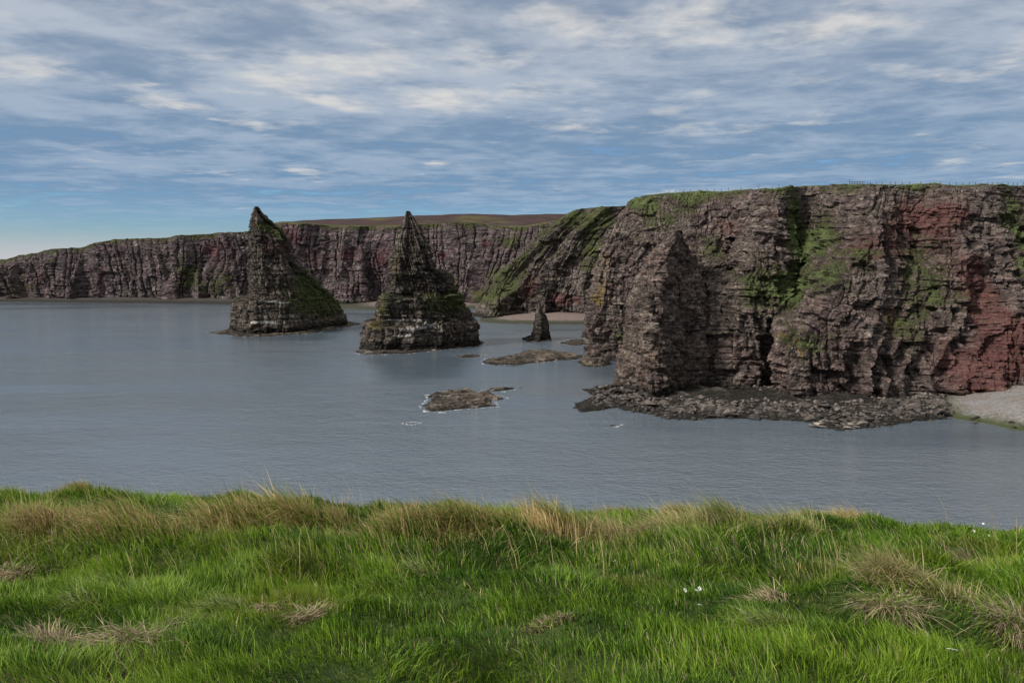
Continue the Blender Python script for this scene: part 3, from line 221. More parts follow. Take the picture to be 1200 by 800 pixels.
def rock_material(name, ca, cb, cc, red, veg=((.036, .045, .017), (.088, .092, .036)), grain=1.0, wet=3.0, fresh=((.065, .100, .028), (.14, .175, .062))):
    t = MT(name)
    p = t.pos()
    big = t.noise(p, .045, 4, .6)
    mid = t.noise(p, .33 * grain, 5, .65, .3)
    fin = t.noise(p, 1.7 * grain, 5, .7)
    st = t.noise(t.pos((.035, .035, .75)), 1.0, 4, .6)
    st2 = t.noise(t.pos((.12, .12, 2.3 * grain)), 1.0, 3, .6)
    jt = t.noise(t.pos((.9, .9, .10)), grain, 3, .6)
    col = t.mix(t.rng(big, .36, .64), ca, cb)
    col = t.mix(t.rng(st, .40, .62), col, cc)
    col = t.mix(t.math('MULTIPLY', t.rng(st2, .50, .66), .55), col, tuple(c * .45 for c in ca))
    col = t.mix(t.math('MULTIPLY', t.rng(mid, .54, .72), .65), col, (.27, .25, .215))
    col = t.mix(t.math('MULTIPLY', t.rng(fin, .34, .50, 1, 0), .7), col, tuple(c * .30 for c in ca))
    col = t.mix(t.math('MULTIPLY', t.rng(fin, .56, .70), .75), col, (.38, .35, .30))
    vc = t.nd('ShaderNodeSeparateColor'); t.L.new(t.vor(t.pos((.60, .60, 1.25)), grain, 'F1', 'Color', 'CHEBYCHEV'), vc.inputs[0])
    vd = t.nd('ShaderNodeSeparateColor'); t.L.new(t.vor(t.pos((.22, .22, .34)), grain, 'F1', 'Color', 'CHEBYCHEV'), vd.inputs[0])
    val = t.math('MULTIPLY', t.rng(vc.outputs[0], 0, 1, .45, 1.75, False), t.rng(vd.outputs[0], 0, 1, .72, 1.25, False))
    cv = t.nd('ShaderNodeCombineColor')
    for k in range(3): t.L.new(val, cv.inputs[k])
    col = t.mix(1.0, col, cv.outputs[0], 'MULTIPLY')
    at = t.nd('ShaderNodeAttribute', attribute_name='mask'); se = t.nd('ShaderNodeSeparateColor'); t.L.new(at.outputs['Color'], se.inputs[0])
    nz = t.math('MULTIPLY', t.math('SUBTRACT', fin, .5), 1.5)
    nm = t.math('MULTIPLY', t.math('SUBTRACT', mid, .5), 1.2)
    def key(v, lo, hi): return t.rng(t.math('ADD', t.math('ADD', v, nz), nm), lo, hi)
    redc = t.mix(t.rng(st2, .4, .6), red, tuple(c * .55 for c in red))
    col = t.mix(t.math('MULTIPLY', key(se.outputs[1], .45, 1.05), .75), col, redc)
    col = t.mix(t.math('MULTIPLY', key(se.outputs[2], .45, .95), .8), col, t.mix(fin, (.30, .20, .06), (.19, .15, .08)))
    gn = t.mix(t.rng(fin, .35, .65), veg[0], veg[1])
    gn = t.mix(t.rng(t.math('ADD', se.outputs[0], nm), 1.0, 1.9), gn, t.mix(t.rng(fin, .35, .65), fresh[0], fresh[1]))
    col = t.mix(t.math('MULTIPLY', key(se.outputs[0], .45, .95), .92), col, gn)
    col = t.mix(t.math('MULTIPLY', key(at.outputs['Alpha'], .40, .95), .8), col, (.60, .58, .54))
    g = t.nd('ShaderNodeSeparateXYZ'); t.L.new(p, g.inputs[0])
    wl = t.rng(t.math('ADD', g.outputs[2], t.math('MULTIPLY', nm, 3.0)), wet * .35, wet, 1.0, 0.0)   # black tidal zone
    col = t.mix(t.math('MULTIPLY', wl, .82), col, (.016, .015, .013))
    cr = t.vor(t.pos((.62, .62, .85)), grain, 'DISTANCE_TO_EDGE')
    n1 = t.bump(t.math('ADD', t.math('MULTIPLY', st2, .8), t.math('MULTIPLY', jt, .6)), .8 / grain, .9)
    n2 = t.bump(t.rng(cr, 0, .10), .35 / grain, .8, n1)
    n3 = t.bump(t.math('ADD', fin, t.math('MULTIPLY', vc.outputs[0], .35)), .8 / grain, 1.0, n2)
    return t.done(col, .92, n3, .2)

ROCK_NEAR = rock_material('near_cliff_rock', (.135, .092, .084), (.150, .125, .105), (.100, .075, .070), (.175, .068, .062))
ROCK_MID = rock_material('headland_rock', (.120, .090, .082), (.130, .112, .090), (.088, .072, .066), (.17, .07, .07), grain=.6, fresh=((.060, .075, .024), (.115, .125, .045)))
ROCK_FAR = rock_material('distant_cliff_rock', (.115, .076, .082), (.122, .104, .100), (.080, .058, .064), (.17, .06, .072), grain=.45, wet=4.0, fresh=((.070, .070, .026), (.125, .120, .048)))
ROCK_STACK = rock_material('stack_rock', (.100, .078, .066), (.125, .108, .085), (.070, .058, .050), (.125, .062, .055), grain=.8, wet=5.0, fresh=((.045, .062, .018), (.095, .11, .035)))
ROCK_PIN = rock_material('pinnacle_rock', (.138, .094, .082), (.160, .130, .106), (.098, .074, .066), (.20, .075, .07), wet=3.5)
ROCK_REEF = rock_material('reef_rock', (.110, .085, .066), (.135, .112, .078), (.075, .060, .048), (.16, .07, .06), wet=.6)
ROCK_SHORE = rock_material('shore_rock', (.080, .066, .058), (.100, .086, .075), (.055, .046, .042), (.12, .06, .05), wet=3.2)
def stone_material(name, a, b, c, wet=(.9, 3.0)):
    t = MT(name); p = t.pos(); f = t.noise(p, 2.2, 5, .7); m = t.noise(p, .4, 3)
    inf = t.nd('ShaderNodeObjectInfo')
    col = t.mix(t.rng(m, .35, .65), a, b); col = t.mix(t.rng(f, .5, .7), col, c)
    col = t.mix(t.math('MULTIPLY', inf.outputs['Random'], .55), col, tuple(k * .35 for k in a))
    vs = t.nd('ShaderNodeSeparateColor'); t.L.new(t.vor(p, .8, 'F1', 'Color'), vs.inputs[0])
    col = t.mix(t.rng(vs.outputs[0], .15, .75, .85, 0.0), col, tuple(k * .28 for k in a))
    g = t.nd('ShaderNodeSeparateXYZ'); t.L.new(p, g.inputs[0])
    wl = t.rng(t.math('ADD', g.outputs[2], t.math('MULTIPLY', m, 2.0)), wet[0], wet[1], .88, 0.0)
    col = t.mix(wl, col, (.016, .015, .013))
    return t.done(col, .85, t.bump(f, .25, .8), .3)
STONE = stone_material('boulder_stone', (.13, .105, .092), (.16, .135, .12), (.27, .25, .225))

# ------------------------------------------------------------------ mesh helpers
def mesh_np(name, verts, quads=None, tris=None, mat=None, smooth=False):
    me = bpy.data.meshes.new(name)
    verts = np.asarray(verts, np.float32); parts = []; tot = []
    if quads is not None and len(quads): parts.append(np.asarray(quads, np.int32).ravel()); tot.append(np.full(len(quads), 4, np.int32))
    if tris is not None and len(tris): parts.append(np.asarray(tris, np.int32).ravel()); tot.append(np.full(len(tris), 3, np.int32))
    loops = np.concatenate(parts); tot = np.concatenate(tot)
    me.vertices.add(len(verts)); me.vertices.foreach_set('co', verts.ravel())
    me.loops.add(len(loops)); me.loops.foreach_set('vertex_index', loops)
    me.polygons.add(len(tot))
    st = np.zeros(len(tot), np.int32); st[1:] = np.cumsum(tot)[:-1]
    me.polygons.foreach_set('loop_start', st); me.polygons.foreach_set('loop_total', tot)
    me.polygons.foreach_set('use_smooth', np.full(len(tot), smooth, bool))
    me.update(calc_edges=True)
    if mat: me.materials.append(mat)
    return me
def link(name, me, parent=None, loc=None):
    o = bpy.data.objects.new(name, me); C.objects.link(o)
    if parent: o.parent = parent
    if loc is not None: o.location = loc
    return o
def struct(o, label=None):
    o['kind'] = 'structure'
    if label: o['label'] = label
    return o
def tag(o, label, cat, group=None):
    o['label'] = label; o['category'] = cat
    if group: o['group'] = group
    return o
def set_mask(me, rgba):
    a = me.attributes.new('mask', 'FLOAT_COLOR', 'POINT'); a.data.foreach_set('color', np.asarray(rgba, np.float32).ravel())
def recentre(o, base):
    """put the object's origin at the thing's base"""
    me = o.data; co = np.empty(len(me.vertices) * 3, np.float32); me.vertices.foreach_get('co', co)
    co = co.reshape(-1, 3) - np.asarray(base, np.float32); me.vertices.foreach_set('co', co.ravel()); me.update(); o.location = base

def cr_eval(net, n, closed, uw=None):
    """Catmull-Rom along axis 1 (u), resampled evenly by mean arc length"""
    K = net.shape[1]; S = 12
    idx = np.arange(K * S if closed else (K - 1) * S + 1) / S
    i = np.minimum(np.floor(idx).astype(int), K - 1 if closed else K - 2); t = (idx - i)[None, :, None]
    g = (lambda k: net[:, k % K]) if closed else (lambda k: net[:, np.clip(k, 0, K - 1)])
    p0, p1, p2, p3 = g(i - 1), g(i), g(i + 1), g(i + 2)
    m = .40
    pts = ((2*t**3-3*t**2+1)*p1 + (t**3-2*t**2+t)*m*(p2-p0) + (-2*t**3+3*t**2)*p2 + (t**3-t**2)*m*(p3-p1))
    if closed: pts = np.concatenate([pts, pts[:, :1]], 1)
    d = np.linalg.norm(np.diff(pts[:, :, :], axis=1), axis=2)[:max(2, net.shape[0]//2)].mean(0); s = np.concatenate([[0], np.cumsum(d)])
    real = s
    if uw is not None: s = np.concatenate([[0], np.cumsum(d * np.repeat(np.array(uw, float), S))])
    q = np.linspace(0, s[-1], n + 1)[:-1] if closed else np.linspace(0, s[-1], n)
    j = np.clip(np.searchsorted(s, q, 'right') - 1, 0, len(s) - 2); f = ((q - s[j]) / np.maximum(s[j+1] - s[j], 1e-9))[None, :, None]
    return pts[:, j] * (1 - f) + pts[:, j + 1] * f, real[j] + (real[j+1] - real[j]) * f[0, :, 0]
def v_resample(net, weights, counts):
    """linear between levels with the given number of steps per gap"""
    rows, w = [], []
    for l, c in enumerate(counts):
        f = (np.arange(c) / c)[:, None, None]
        rows.append(net[l][None] * (1 - f) + net[l + 1][None] * f); w.append(weights[l] * (1 - f[:, 0, 0]) + weights[l + 1] * f[:, 0, 0])
    rows.append(net[-1][None]); w.append(np.array([weights[-1]]))
    return np.concatenate(rows), np.concatenate(w)
def normals(G, closed):
    if closed: du = np.roll(G, -1, 1) - np.roll(G, 1, 1)
    else: du = np.gradient(G, axis=1)
    n = np.cross(du, np.gradient(G, axis=0)); return n / np.maximum(np.linalg.norm(n, axis=2, keepdims=True), 1e-9)

def rock_sheet(levels, weights, counts, nu, closed, par, patches=(), top=None, bias=0.0, seed=1, outward=1.0, uw=None):
    """levels: [level][column] points. par: amplitudes. Returns verts, quads, mask"""
    net = np.array(levels, float)
    net, u = cr_eval(net, nu, closed, uw)
    G, w = v_resample(net, weights, counts)
    n = normals(G, closed) * outward
    nh = n.copy(); nh[..., 2] *= .25; nh /= np.maximum(np.linalg.norm(nh, axis=2, keepdims=True), 1e-6)
    x, y, z = G[..., 0], G[..., 1], G[..., 2]; U = np.broadcast_to(u[None], x.shape)
    W = w[:, None]
    zz = z + par.get('dip', .03) * x + 1.3 * fbm(x / 28, y / 28, z / 28, 2, seed)
    li = np.searchsorted(LAYERS, zz.ravel()).reshape(zz.shape)
    Uw = U + 1.4 * vnoise(x / 7, y / 7, z / 7, seed + 3)
    bw = par.get('bw', 2.6) * (.6 + .9 * hsh(li, 7 + seed))
    bi = np.floor(Uw / bw + 9 * hsh(li, 3 + seed)).astype(int)
    li2 = np.floor(zz / par.get('bh', 6.5) + .2).astype(int)
    bi2 = np.floor(Uw / (3.2 * par.get('bw', 2.6)) + 5 * hsh(li2, 5 + seed)).astype(int)
    D = par['layer'] * (hsh(li, 1 + seed) - .5) * 2 + par['block'] * (hsh(li, bi + 500, 2 + seed) - .5) * 2
    D = D + par['big'] * (hsh(li2, bi2 + 500, 4 + seed) - .5) * 2
    # joint-bounded columns: tall prisms with open joints between them
    wc = par.get('wc', 3.4); Uc = U + par.get('warp', 2.6) * fbm(x / 9, y / 9, z / 11, 2, seed + 5) * 2 + .05 * z + 6 * vnoise(x / 40, y / 40, z / 40, seed + 55)
    cf = Uc / wc + .9 * vnoise(Uc / (wc * 2.1), 0, 0, seed + 6); ci = np.floor(cf).astype(int); fr = cf - ci
    l3 = np.floor((zz + 14 * hsh(ci, 8 + seed)) / par.get('ch', 13.0)).astype(int)
    D = D + par.get('col', .7) * (hsh(ci + 900, l3 + 50, 6 + seed) - .5) * 2
    jd = np.minimum(fr, 1 - fr) * wc
    D = D - par['crack'] * np.exp(-(jd / par.get('jw', .42)) ** 2) * (.25 + .75 * (hsh(ci + 900, l3 + 50, 9 + seed) > .45))
    near = np.minimum(np.abs(zz - LAYERS[np.clip(li, 0, len(LAYERS) - 1)]), np.abs(zz - LAYERS[np.clip(li - 1, 0, len(LAYERS) - 1)]))
    D = D - par.get('bed', .3) * np.exp(-(near / .22) ** 2) * (hsh(li, 12 + seed) > .35)
    Lb = par.get('Lb', 22.0); fall = 1.45 - 1.15 * np.clip(z / par.get('H', 62.0), 0, 1)
    Ud = U + 7 * vnoise(U / 45, z / 30, 2, seed + 25) * par.get('slant', 1.0) + .25 * z * vnoise(U / 60, 0, 4, seed + 26)
    n1 = vnoise(Ud / Lb, z / 75, 0, seed + 20)
    D = D + par['butt'] * (1 - np.abs(n1) * 2.4) * fall
    n2 = vnoise(Ud / (Lb * .37), z / 40, 3.3, seed + 21)
    D = D + par['butt'] * .42 * (1 - np.abs(n2) * 2.4) * fall
    fs = par.get('fs', 6.5); wx_, wy_, wz_ = (x + .9 * vnoise(x / 5, y / 5, z / 5, seed + 60), y + .9 * vnoise(x / 5, y / 5, z / 5, seed + 61), zz)
    D = D + par['fine'] * .6 * fbm(x / 1.9, y / 1.9, z / 1.3, 3, seed + 9) * 2
    D = D + par.get('rough', 0) * .95 * facets(wx_ / fs, wy_ / fs, wz_ / (fs * .85), seed + 70) + par['fine'] * 1.1 * facets(wx_ / (fs * .36), wy_ / (fs * .36), wz_ / (fs * .3), seed + 80)
    D = D - np.average(D, weights=np.broadcast_to(W, D.shape)) + par.get('grow', 0)
    P = G + nh * (D * W)[..., None]
    if top is not None:                         # uneven turf above the rim
        tm = (np.arange(P.shape[0]) >= top)[:, None]
        P[..., 2] += np.where(tm, par.get('turf', .5) * fbm(x / 5, y / 5, 0, 3, seed + 30) + par.get('turf', .5) * 1.4 * vnoise(x / 23, y / 23, 5, seed), 0)
    nf = normals(P, closed) * outward
    nzf = np.abs(nf[..., 2])
    x, y, z = P[..., 0], P[..., 1], P[..., 2]
    M = np.zeros(x.shape + (4,))
    fn = fbm(x / 8, y / 8, z / 8, 3, seed + 40)
    M[..., 0] = np.clip((nzf - .50) * 1.25, 0, .8) * par.get('ledge', 1.0) + bias + .45 * fn
    M[..., 1] = par.get('red', .0) + .35 * fbm(x / 15 + 9, y / 15, z / 6, 3, seed + 41)
    M[..., 2] = par.get('lich', -.1) + .3 * fbm(x / 11, y / 11 + 5, z / 14, 3, seed + 42)
    M[..., 3] = -.35 + .3 * fn
    for ch, c, r, s in patches:
        d = np.exp(-(((x - c[0]) / r[0]) ** 2 + ((y - c[1]) / r[1]) ** 2 + ((z - c[2]) / r[2]) ** 2))
        M[..., ch] += s * d * (1 + .6 * fn) * ((.45 + 1.1 * np.clip(nzf * 1.5, 0, 1)) if ch == 0 else 1.0)
    if top is not None:
        k = np.arange(P.shape[0])[:, None]
        M[..., 0] = np.where(k >= top + 1, 2.0, M[..., 0] + 1.1 * np.exp(-((top - k) / par.get('fringe', 9.0)) ** 2) * (k <= top) * (.7 + .9 * fn))
        M[..., 1:] = np.where((k >= top + 1)[..., None], -1, M[..., 1:])
    nv, nuu = P.shape[:2]
    a = np.arange(nv - 1)[:, None] * nuu; b = np.arange(nuu if closed else nuu - 1)[None]; b2 = (b + 1) % nuu
    q = np.stack([a + b, a + b2, a + b2 + nuu, a + b + nuu], -1).reshape(-1, 4)
    return P.reshape(-1, 3), q, M.reshape(-1, 4)

# ------------------------------------------------------------------ sea
def water_material():
    t = MT('sea_water')
    big = t.noise(t.pos((.006, .022, 1)), 1.0, 4, .6, .6)          # slicks and gust streaks
    w1 = t.noise(t.pos((.10, .16, 1)), 1.0, 3, .55, .3)
    w2 = t.noise(t.pos((.55, .95, 1), (7, 3, 0)), 1.0, 4, .6, .4)
    w3 = t.noise(t.pos((2.1, 3.4, 1), (1, 9, 0)), 1.0, 3, .6, .3)
    n = t.nd('ShaderNodeBump'); s = t.rng(big, .35, .62, .22, .75)
    h = t.math('ADD', t.math('MULTIPLY', w1, .75), t.math('ADD', t.math('MULTIPLY', w2, .62), t.math('MULTIPLY', w3, .32)))
    t.L.new(h, n.inputs['Height']); t.L.new(s, n.inputs['Strength']); n.inputs['Distance'].default_value = 1.0
    t.b.inputs['IOR'].default_value = 2.0
    return t.done((.088, .118, .150), .08, n.outputs[0], 1.0)
def disc(name, z, radii, seg, mat):
    v = [(0, 0, z)]; tr = []; qd = []
    for r in radii:
        for k in range(seg):
            a = 2 * math.pi * k / seg; v.append((r * math.cos(a), r * math.sin(a), z))
    for k in range(seg): tr.append((0, 1 + k, 1 + (k + 1) % seg))
    for i in range(len(radii) - 1):
        for k in range(seg):
            a = 1 + i * seg; b = a + seg; qd.append((a + k, b + k, b + (k + 1) % seg, a + (k + 1) % seg))
    return mesh_np(name, v, qd, tr, mat)
sea = link('sea', disc('sea', 0.0, (200, 1000, 5000, 25000), 96, water_material())); struct(sea, 'rippled steel blue sea filling the bay')

# ------------------------------------------------------------------ cliffs
def columns(cols): return np.array(cols, float).transpose(1, 0, 2)
def cliff(name, cols, nu, counts, par, patches, mat, label, bias, seed, uw=None):
    top = sum(counts[:4])
    v, q, m = rock_sheet(columns(cols), [1, 1, 1, 1, .3, .05, 0, 0], counts, nu, False, par, patches, top, bias, seed, 1.0, uw)
    me = mesh_np(name, v, q, None, mat); set_mask(me, m)
    return struct(link(name, me), label)
cliff('far_cliff', FAR_CLIFF, 1050, (20, 20, 20, 18, 3, 6, 8), dict(layer=.3, block=.5, big=.8, col=1.5, wc=6.5, ch=26, jw=.9, bed=.25, warp=1.2, butt=7.0, Lb=34, crack=2.8, fine=.35, rough=1.0, bw=4, bh=9, fs=13, red=.15, turf=.7, fringe=5, ledge=1.3, H=70), FAR_PATCHES, ROCK_FAR, 'long dark buttressed cliff line receding along the far shore', .0, 5, [.25, .5] + [1] * (len(FAR_CLIFF) - 4) + [.3])
cliff('headland_cliff', MID_CLIFF, 400, (30, 26, 26, 24, 4, 6, 6), dict(layer=.3, block=.5, big=.8, col=.8, wc=4.5, ch=12, jw=.6, bed=.3, butt=4.0, Lb=26, crack=1.6, warp=1.6, fine=.32, rough=1.2, bw=3.0, bh=7, fs=9, red=.05, turf=.5, fringe=8, ledge=1.4, H=74), MID_PATCHES, ROCK_MID, 'green sloping headland cliff in the middle distance', .0, 8, [.6] + [1] * 6 + [.5, .3])
cliff('near_cliff', NEAR_CLIFF, 800, (56, 52, 48, 46, 6, 8, 8), dict(layer=.22, block=.55, big=.7, col=.65, wc=2.8, ch=8, jw=.36, bed=.45, warp=1.7, butt=3.2, Lb=19, crack=1.1, fine=.24, rough=1.2, bw=1.7, bh=6.0, red=.10, turf=.2, fringe=7, ledge=1.0), NEAR_PATCHES, ROCK_NEAR, 'tall red and grey sandstone cliff across the bay', .0, 2, [.2, .4] + [1] * 15 + [.4, .12, .06])

def moor():
    t = MT('heather_moor'); p = t.pos(); a = t.noise(p, .06, 4, .6); b = t.noise(p, .012, 3)
    col = t.mix(t.rng(a, .4, .6), (.058, .036, .036), (.042, .030, .026)); col = t.mix(t.rng(b, .52, .66), col, (.085, .075, .03))
    mat = t.done(col, .95, t.bump(a, 1.5, .8), .1)
    x, y = np.meshgrid(np.linspace(-285, 620, 160), np.linspace(742, 1500, 60))
    cx = .74 * sstep(x, -300, -245) + .26 * np.clip((x + 250) / 200, 0, 1)
    h = 66 + 6 * cx + sstep(y, 742, 900) * 23 * cx * (1 + .06 * vnoise(x / 90, y / 200, 0, 5)) + 1.0 * fbm(x / 30, y / 30, 0, 3, 6) - np.where(y > 950, (y - 950) * .03, 0) - 12 * sstep(x, -250, -285)
    h = np.where(y < 748, h - 6, h)
    n = x.shape[1]; q = (np.arange(59)[:, None] * n + np.arange(n - 1)[None]).reshape(-1)
    q = np.stack([q, q + 1, q + 1 + n, q + n], -1)
    struct(link('moor', mesh_np('moor', np.stack([x, y, h], -1).reshape(-1, 3), q, None, mat, True)), 'dark heather moor rising behind the far clifftop')
moor()
def closed_rock(name, levels, nu, counts, par, patches, mat, seed, bias=0.0, base=None, wtop=.25):
    L = len(levels)
    weights = [1.0] * L
    for k, l in enumerate(levels):
        xs_ = [p[0] for p in l]; weights[k] = float(np.clip((max(xs_) - min(xs_)) / 15.0, .10, 1.0))
    v, q, m = rock_sheet(levels, weights, counts, nu, True, par, patches, None, bias, seed)
    n = len(v); c = v[-nu:].mean(0) + np.array([0, 0, .15])
    v = np.vstack([v, c]); m = np.vstack([m, m[-nu:].mean(0)])
    k = np.arange(nu); tr = np.stack([n - nu + k, n - nu + (k + 1) % nu, np.full(nu, n)], -1)
    me = mesh_np(name, v, q, tr, mat); set_mask(me, m)
    o = link(name, me); recentre(o, base if base else (float(np.mean(v[:, 0])), float(np.mean(v[:, 1])), 0.0))
    return o
def steps(levels, res):
    z = [l[0][2] for l in levels]
    return [max(2, int(round(max(abs(z[i+1] - z[i]), .9) / res))) for i in range(len(z) - 1)]
spar = dict(layer=.35, block=.55, big=.45, col=.6, wc=2.8, ch=9, jw=.4, bed=.45, butt=.7, Lb=13, crack=1.0, fine=.20, rough=.55, bw=2.2, bh=5.5, lich=-.05, ledge=.75, dip=.02, grow=.0, fs=4.0, H=1e6)
tag(closed_rock('sea_stack', STACK_A, 430, steps(STACK_A, .40), spar, A_PATCHES, ROCK_STACK, 12, -.05), 'dark fin-shaped sea stack with a hooked tip and grassy back slope', 'sea stack')
tag(closed_rock('sea_stack', STACK_B, 430, steps(STACK_B, .36), dict(spar, butt=.7), B_PATCHES, ROCK_STACK, 17, .0), 'stepped pyramid sea stack tapering to a needle point', 'sea stack')
tag(closed_rock('sea_stack', STACK_C, 120, steps(STACK_C, .38), dict(spar, butt=.3, big=.3, block=.35, layer=.25, crack=.5, fine=.15, rough=.2), (), ROCK_STACK, 23, -.1), 'small lone thumb-shaped stack near the cove beach', 'sea stack')
tag(closed_rock('rock_pinnacle', PINNACLE, 330, steps(PINNACLE, .30), dict(spar, butt=.6, Lb=9, big=.35, block=.45, layer=.15, col=.6, wc=2.2, ch=14, bed=.25, crack=1.0, bw=1.7, bh=7, fs=3.6), [p for p in NEAR_PATCHES if p[0] == 2], ROCK_PIN, 31, .0), 'leaning rock pinnacle standing against the foot of the red cliff', 'pinnacle')

# ------------------------------------------------------------------ reefs, shore platform, beaches
def poly_sdf(px, py, poly):
    poly = np.array(poly, float); a = poly; b = np.roll(poly, -1, 0)
    d = np.full(px.shape, 1e9); ins = np.zeros(px.shape, bool)
    for (x0, y0), (x1, y1) in zip(a, b):
        ex, ey = x1 - x0, y1 - y0; t = np.clip(((px - x0) * ex + (py - y0) * ey) / (ex * ex + ey * ey + 1e-9), 0, 1)
        d = np.minimum(d, np.hypot(px - x0 - t * ex, py - y0 - t * ey))
        c = ((y0 > py) != (y1 > py)) & (px < (x1 - x0) * (py - y0) / (y1 - y0 + 1e-12) + x0); ins ^= c
    return np.where(ins, d, -d)
def grid_cut(poly, res, hfun, margin=2.0, zmin=-.9, resy=None):
    poly = np.array(poly); lo = poly.min(0) - margin; hi = poly.max(0) + margin; resy = resy or res
    X, Y = np.meshgrid(np.arange(lo[0], hi[0], res), np.arange(lo[1], hi[1], resy))
    Z = hfun(X, Y); n = X.shape[1]
    V = np.stack([X, Y, Z], -1).reshape(-1, 3)
    a = np.arange(X.shape[0] - 1)[:, None] * n + np.arange(n - 1)[None]
    q = np.stack([a, a + 1, a + 1 + n, a + n], -1).reshape(-1, 4)
    q = q[(Z.ravel()[q] > zmin).any(1)]
    used = np.unique(q); mp = np.zeros(len(V), int); mp[used] = np.arange(len(used))
    return V[used], mp[q]
def reef_h(poly, hmax, seed, step=.45):
    def h(X, Y):
        wx = X + 1.2 * fbm(X / 4, Y / 4, 1, 3, seed); wy = Y + 1.8 * fbm(X / 4, Y / 5, 5, 3, seed)
        s = poly_sdf(wx, wy, poly)
        ed = np.clip(s / 2.2, -1.2, 1)
        b = hmax * (.55 + .65 * fbm(X / 6, Y / 9, 2, 4, seed + 1)) + .12 * (X * .3 + Y * .1) % .5 * .3
        z = ed * b
        k = step; zq = np.floor(z / k) * k + k * sstep((z / k) % 1.0, .55, .95)
        return np.where(z > -.2, zq * .75 + z * .25, z) + .16 * fbm(X / 1.3, Y / 1.3, 4, 3, seed + 3) - .05
    return h
for i, (poly, hm, lab) in enumerate(REEFS):
    w = max(p[0] for p in poly) - min(p[0] for p in poly)
    res = max(.2, min(.5, w / 60))
    v, q = grid_cut(poly, res, reef_h(poly, hm, 60 + i, min(.45, hm * .4)), 2.0, -.5, res * 1.4)
    me = mesh_np('skerry', v, q, None, ROCK_REEF)
    m = np.zeros((len(v), 4)); m[:, 0] = -.2 + .45 * fbm(v[:, 0] / 4, v[:, 1] / 4, 0, 3, 70 + i); m[:, 2] = .1 + .5 * fbm(v[:, 0] / 3, v[:, 1] / 3, 3, 3, 71 + i); m[:, 3] = -.2
    set_mask(me, m); o = link('skerry', me); tag(o, lab, 'rock'); c = np.mean(poly, 0); recentre(o, (float(c[0]), float(c[1]), 0.0))

SHORE_H0 = reef_h(SHORE, 1.3, 90, .4)
def shore_h(X, Y):
    s = poly_sdf(X, Y, SHORE)
    return SHORE_H0(X, Y) + np.clip((s - 3) / 10, 0, 1.5) * .8 * (.6 + .8 * fbm(X / 5, Y / 5, 8, 3, 92))
v, q = grid_cut(SHORE, .36, shore_h, 3, -.6, .46)
me = mesh_np('rocky_shore', v, q, None, ROCK_SHORE); m = np.zeros((len(v), 4)); m[:, 0] = -.25 + .5 * fbm(v[:, 0] / 5, v[:, 1] / 5, 0, 3, 95); m[:, 2] = -.1; m[:, 3] = -.1 + .6 * fbm(v[:, 0] / 3, v[:, 1] / 3, 3, 3, 96); set_mask(me, m)
struct(link('rocky_shore', me), 'broken ledges of rock along the foot of the cliff')

def beach_material(name, a, b, c, weed, sc_=3.0, wz=(.25, 1.1)):
    t = MT(name); p = t.pos()
    v = t.vor(p, sc_, 'F1', 'Color'); s = t.nd('ShaderNodeSeparateColor'); t.L.new(v, s.inputs[0])
    big = t.noise(p, .12, 4, .6); fin = t.noise(p, 1.1, 5, .7)
    col = t.mix(t.rng(big, .4, .6), a, b); col = t.mix(t.math('MULTIPLY', s.outputs[0], .6), col, c)
    col = t.mix(t.math('MULTIPLY', t.rng(fin, .36, .5, 1, 0), .5), col, tuple(k * .4 for k in a))
    g = t.nd('ShaderNodeSeparateXYZ'); t.L.new(p, g.inputs[0])
    wl = t.rng(t.math('ADD', g.outputs[2], t.math('MULTIPLY', t.math('SUBTRACT', fin, .5), 1.6)), wz[0], wz[1], 1.0, 0.0)
    col = t.mix(wl, col, weed)
    return t.done(col, .9, t.bump(t.vor(p, sc_), .12, .9), .25)
def beach(name, poly, slope, zmax, mat, res, label, seed, amp=.15):
    def h(X, Y):
        s = poly_sdf(X + 1.5 * fbm(X / 7, Y / 7, 0, 3, seed), Y + 1.5 * fbm(X / 7, Y / 7, 4, 3, seed), poly)
        return np.minimum(s * slope, zmax + .04 * (s - zmax / slope)) + amp * fbm(X / 3, Y / 3, 0, 4, seed + 2)
    v, q = grid_cut(poly, res, h, 3, -.6)
    struct(link(name, mesh_np(name, v, q, None, mat, True)), label); return h
beach_h = beach('shingle_beach', BEACH, .20, 4.2, beach_material('grey_shingle', (.17, .16, .155), (.15, .12, .10), (.28, .28, .28), (.05, .06, .024), 3.2, (.2, 1.3)), .7, 'pale grey shingle beach at the foot of the red cliff', 120)
PINK = beach_material('pink_shingle', (.14, .10, .09), (.165, .125, .112), (.22, .18, .165), (.04, .042, .026), 1.0, (.8, 1.7))
WRACK = beach_material('dark_shingle', (.045, .04, .035), (.06, .052, .045), (.08, .07, .065), (.02, .018, .016), 1.0, (1.2, 2.6))
beach('far_beach', FARBEACH[0], .05, 3.0, PINK, 2.4, 'pink shingle beach under the far cliff', 130, .5)
beach('cove_beach', FARBEACH[1], .10, 2.5, PINK, 1.6, 'pinkish beach in the cove below the green headland', 131, .3)
beach('distant_shore', FARBEACH[2], .12, 1.6, WRACK, 3.0, 'thin dark rocky shore below the distant cliffs', 132, .9)

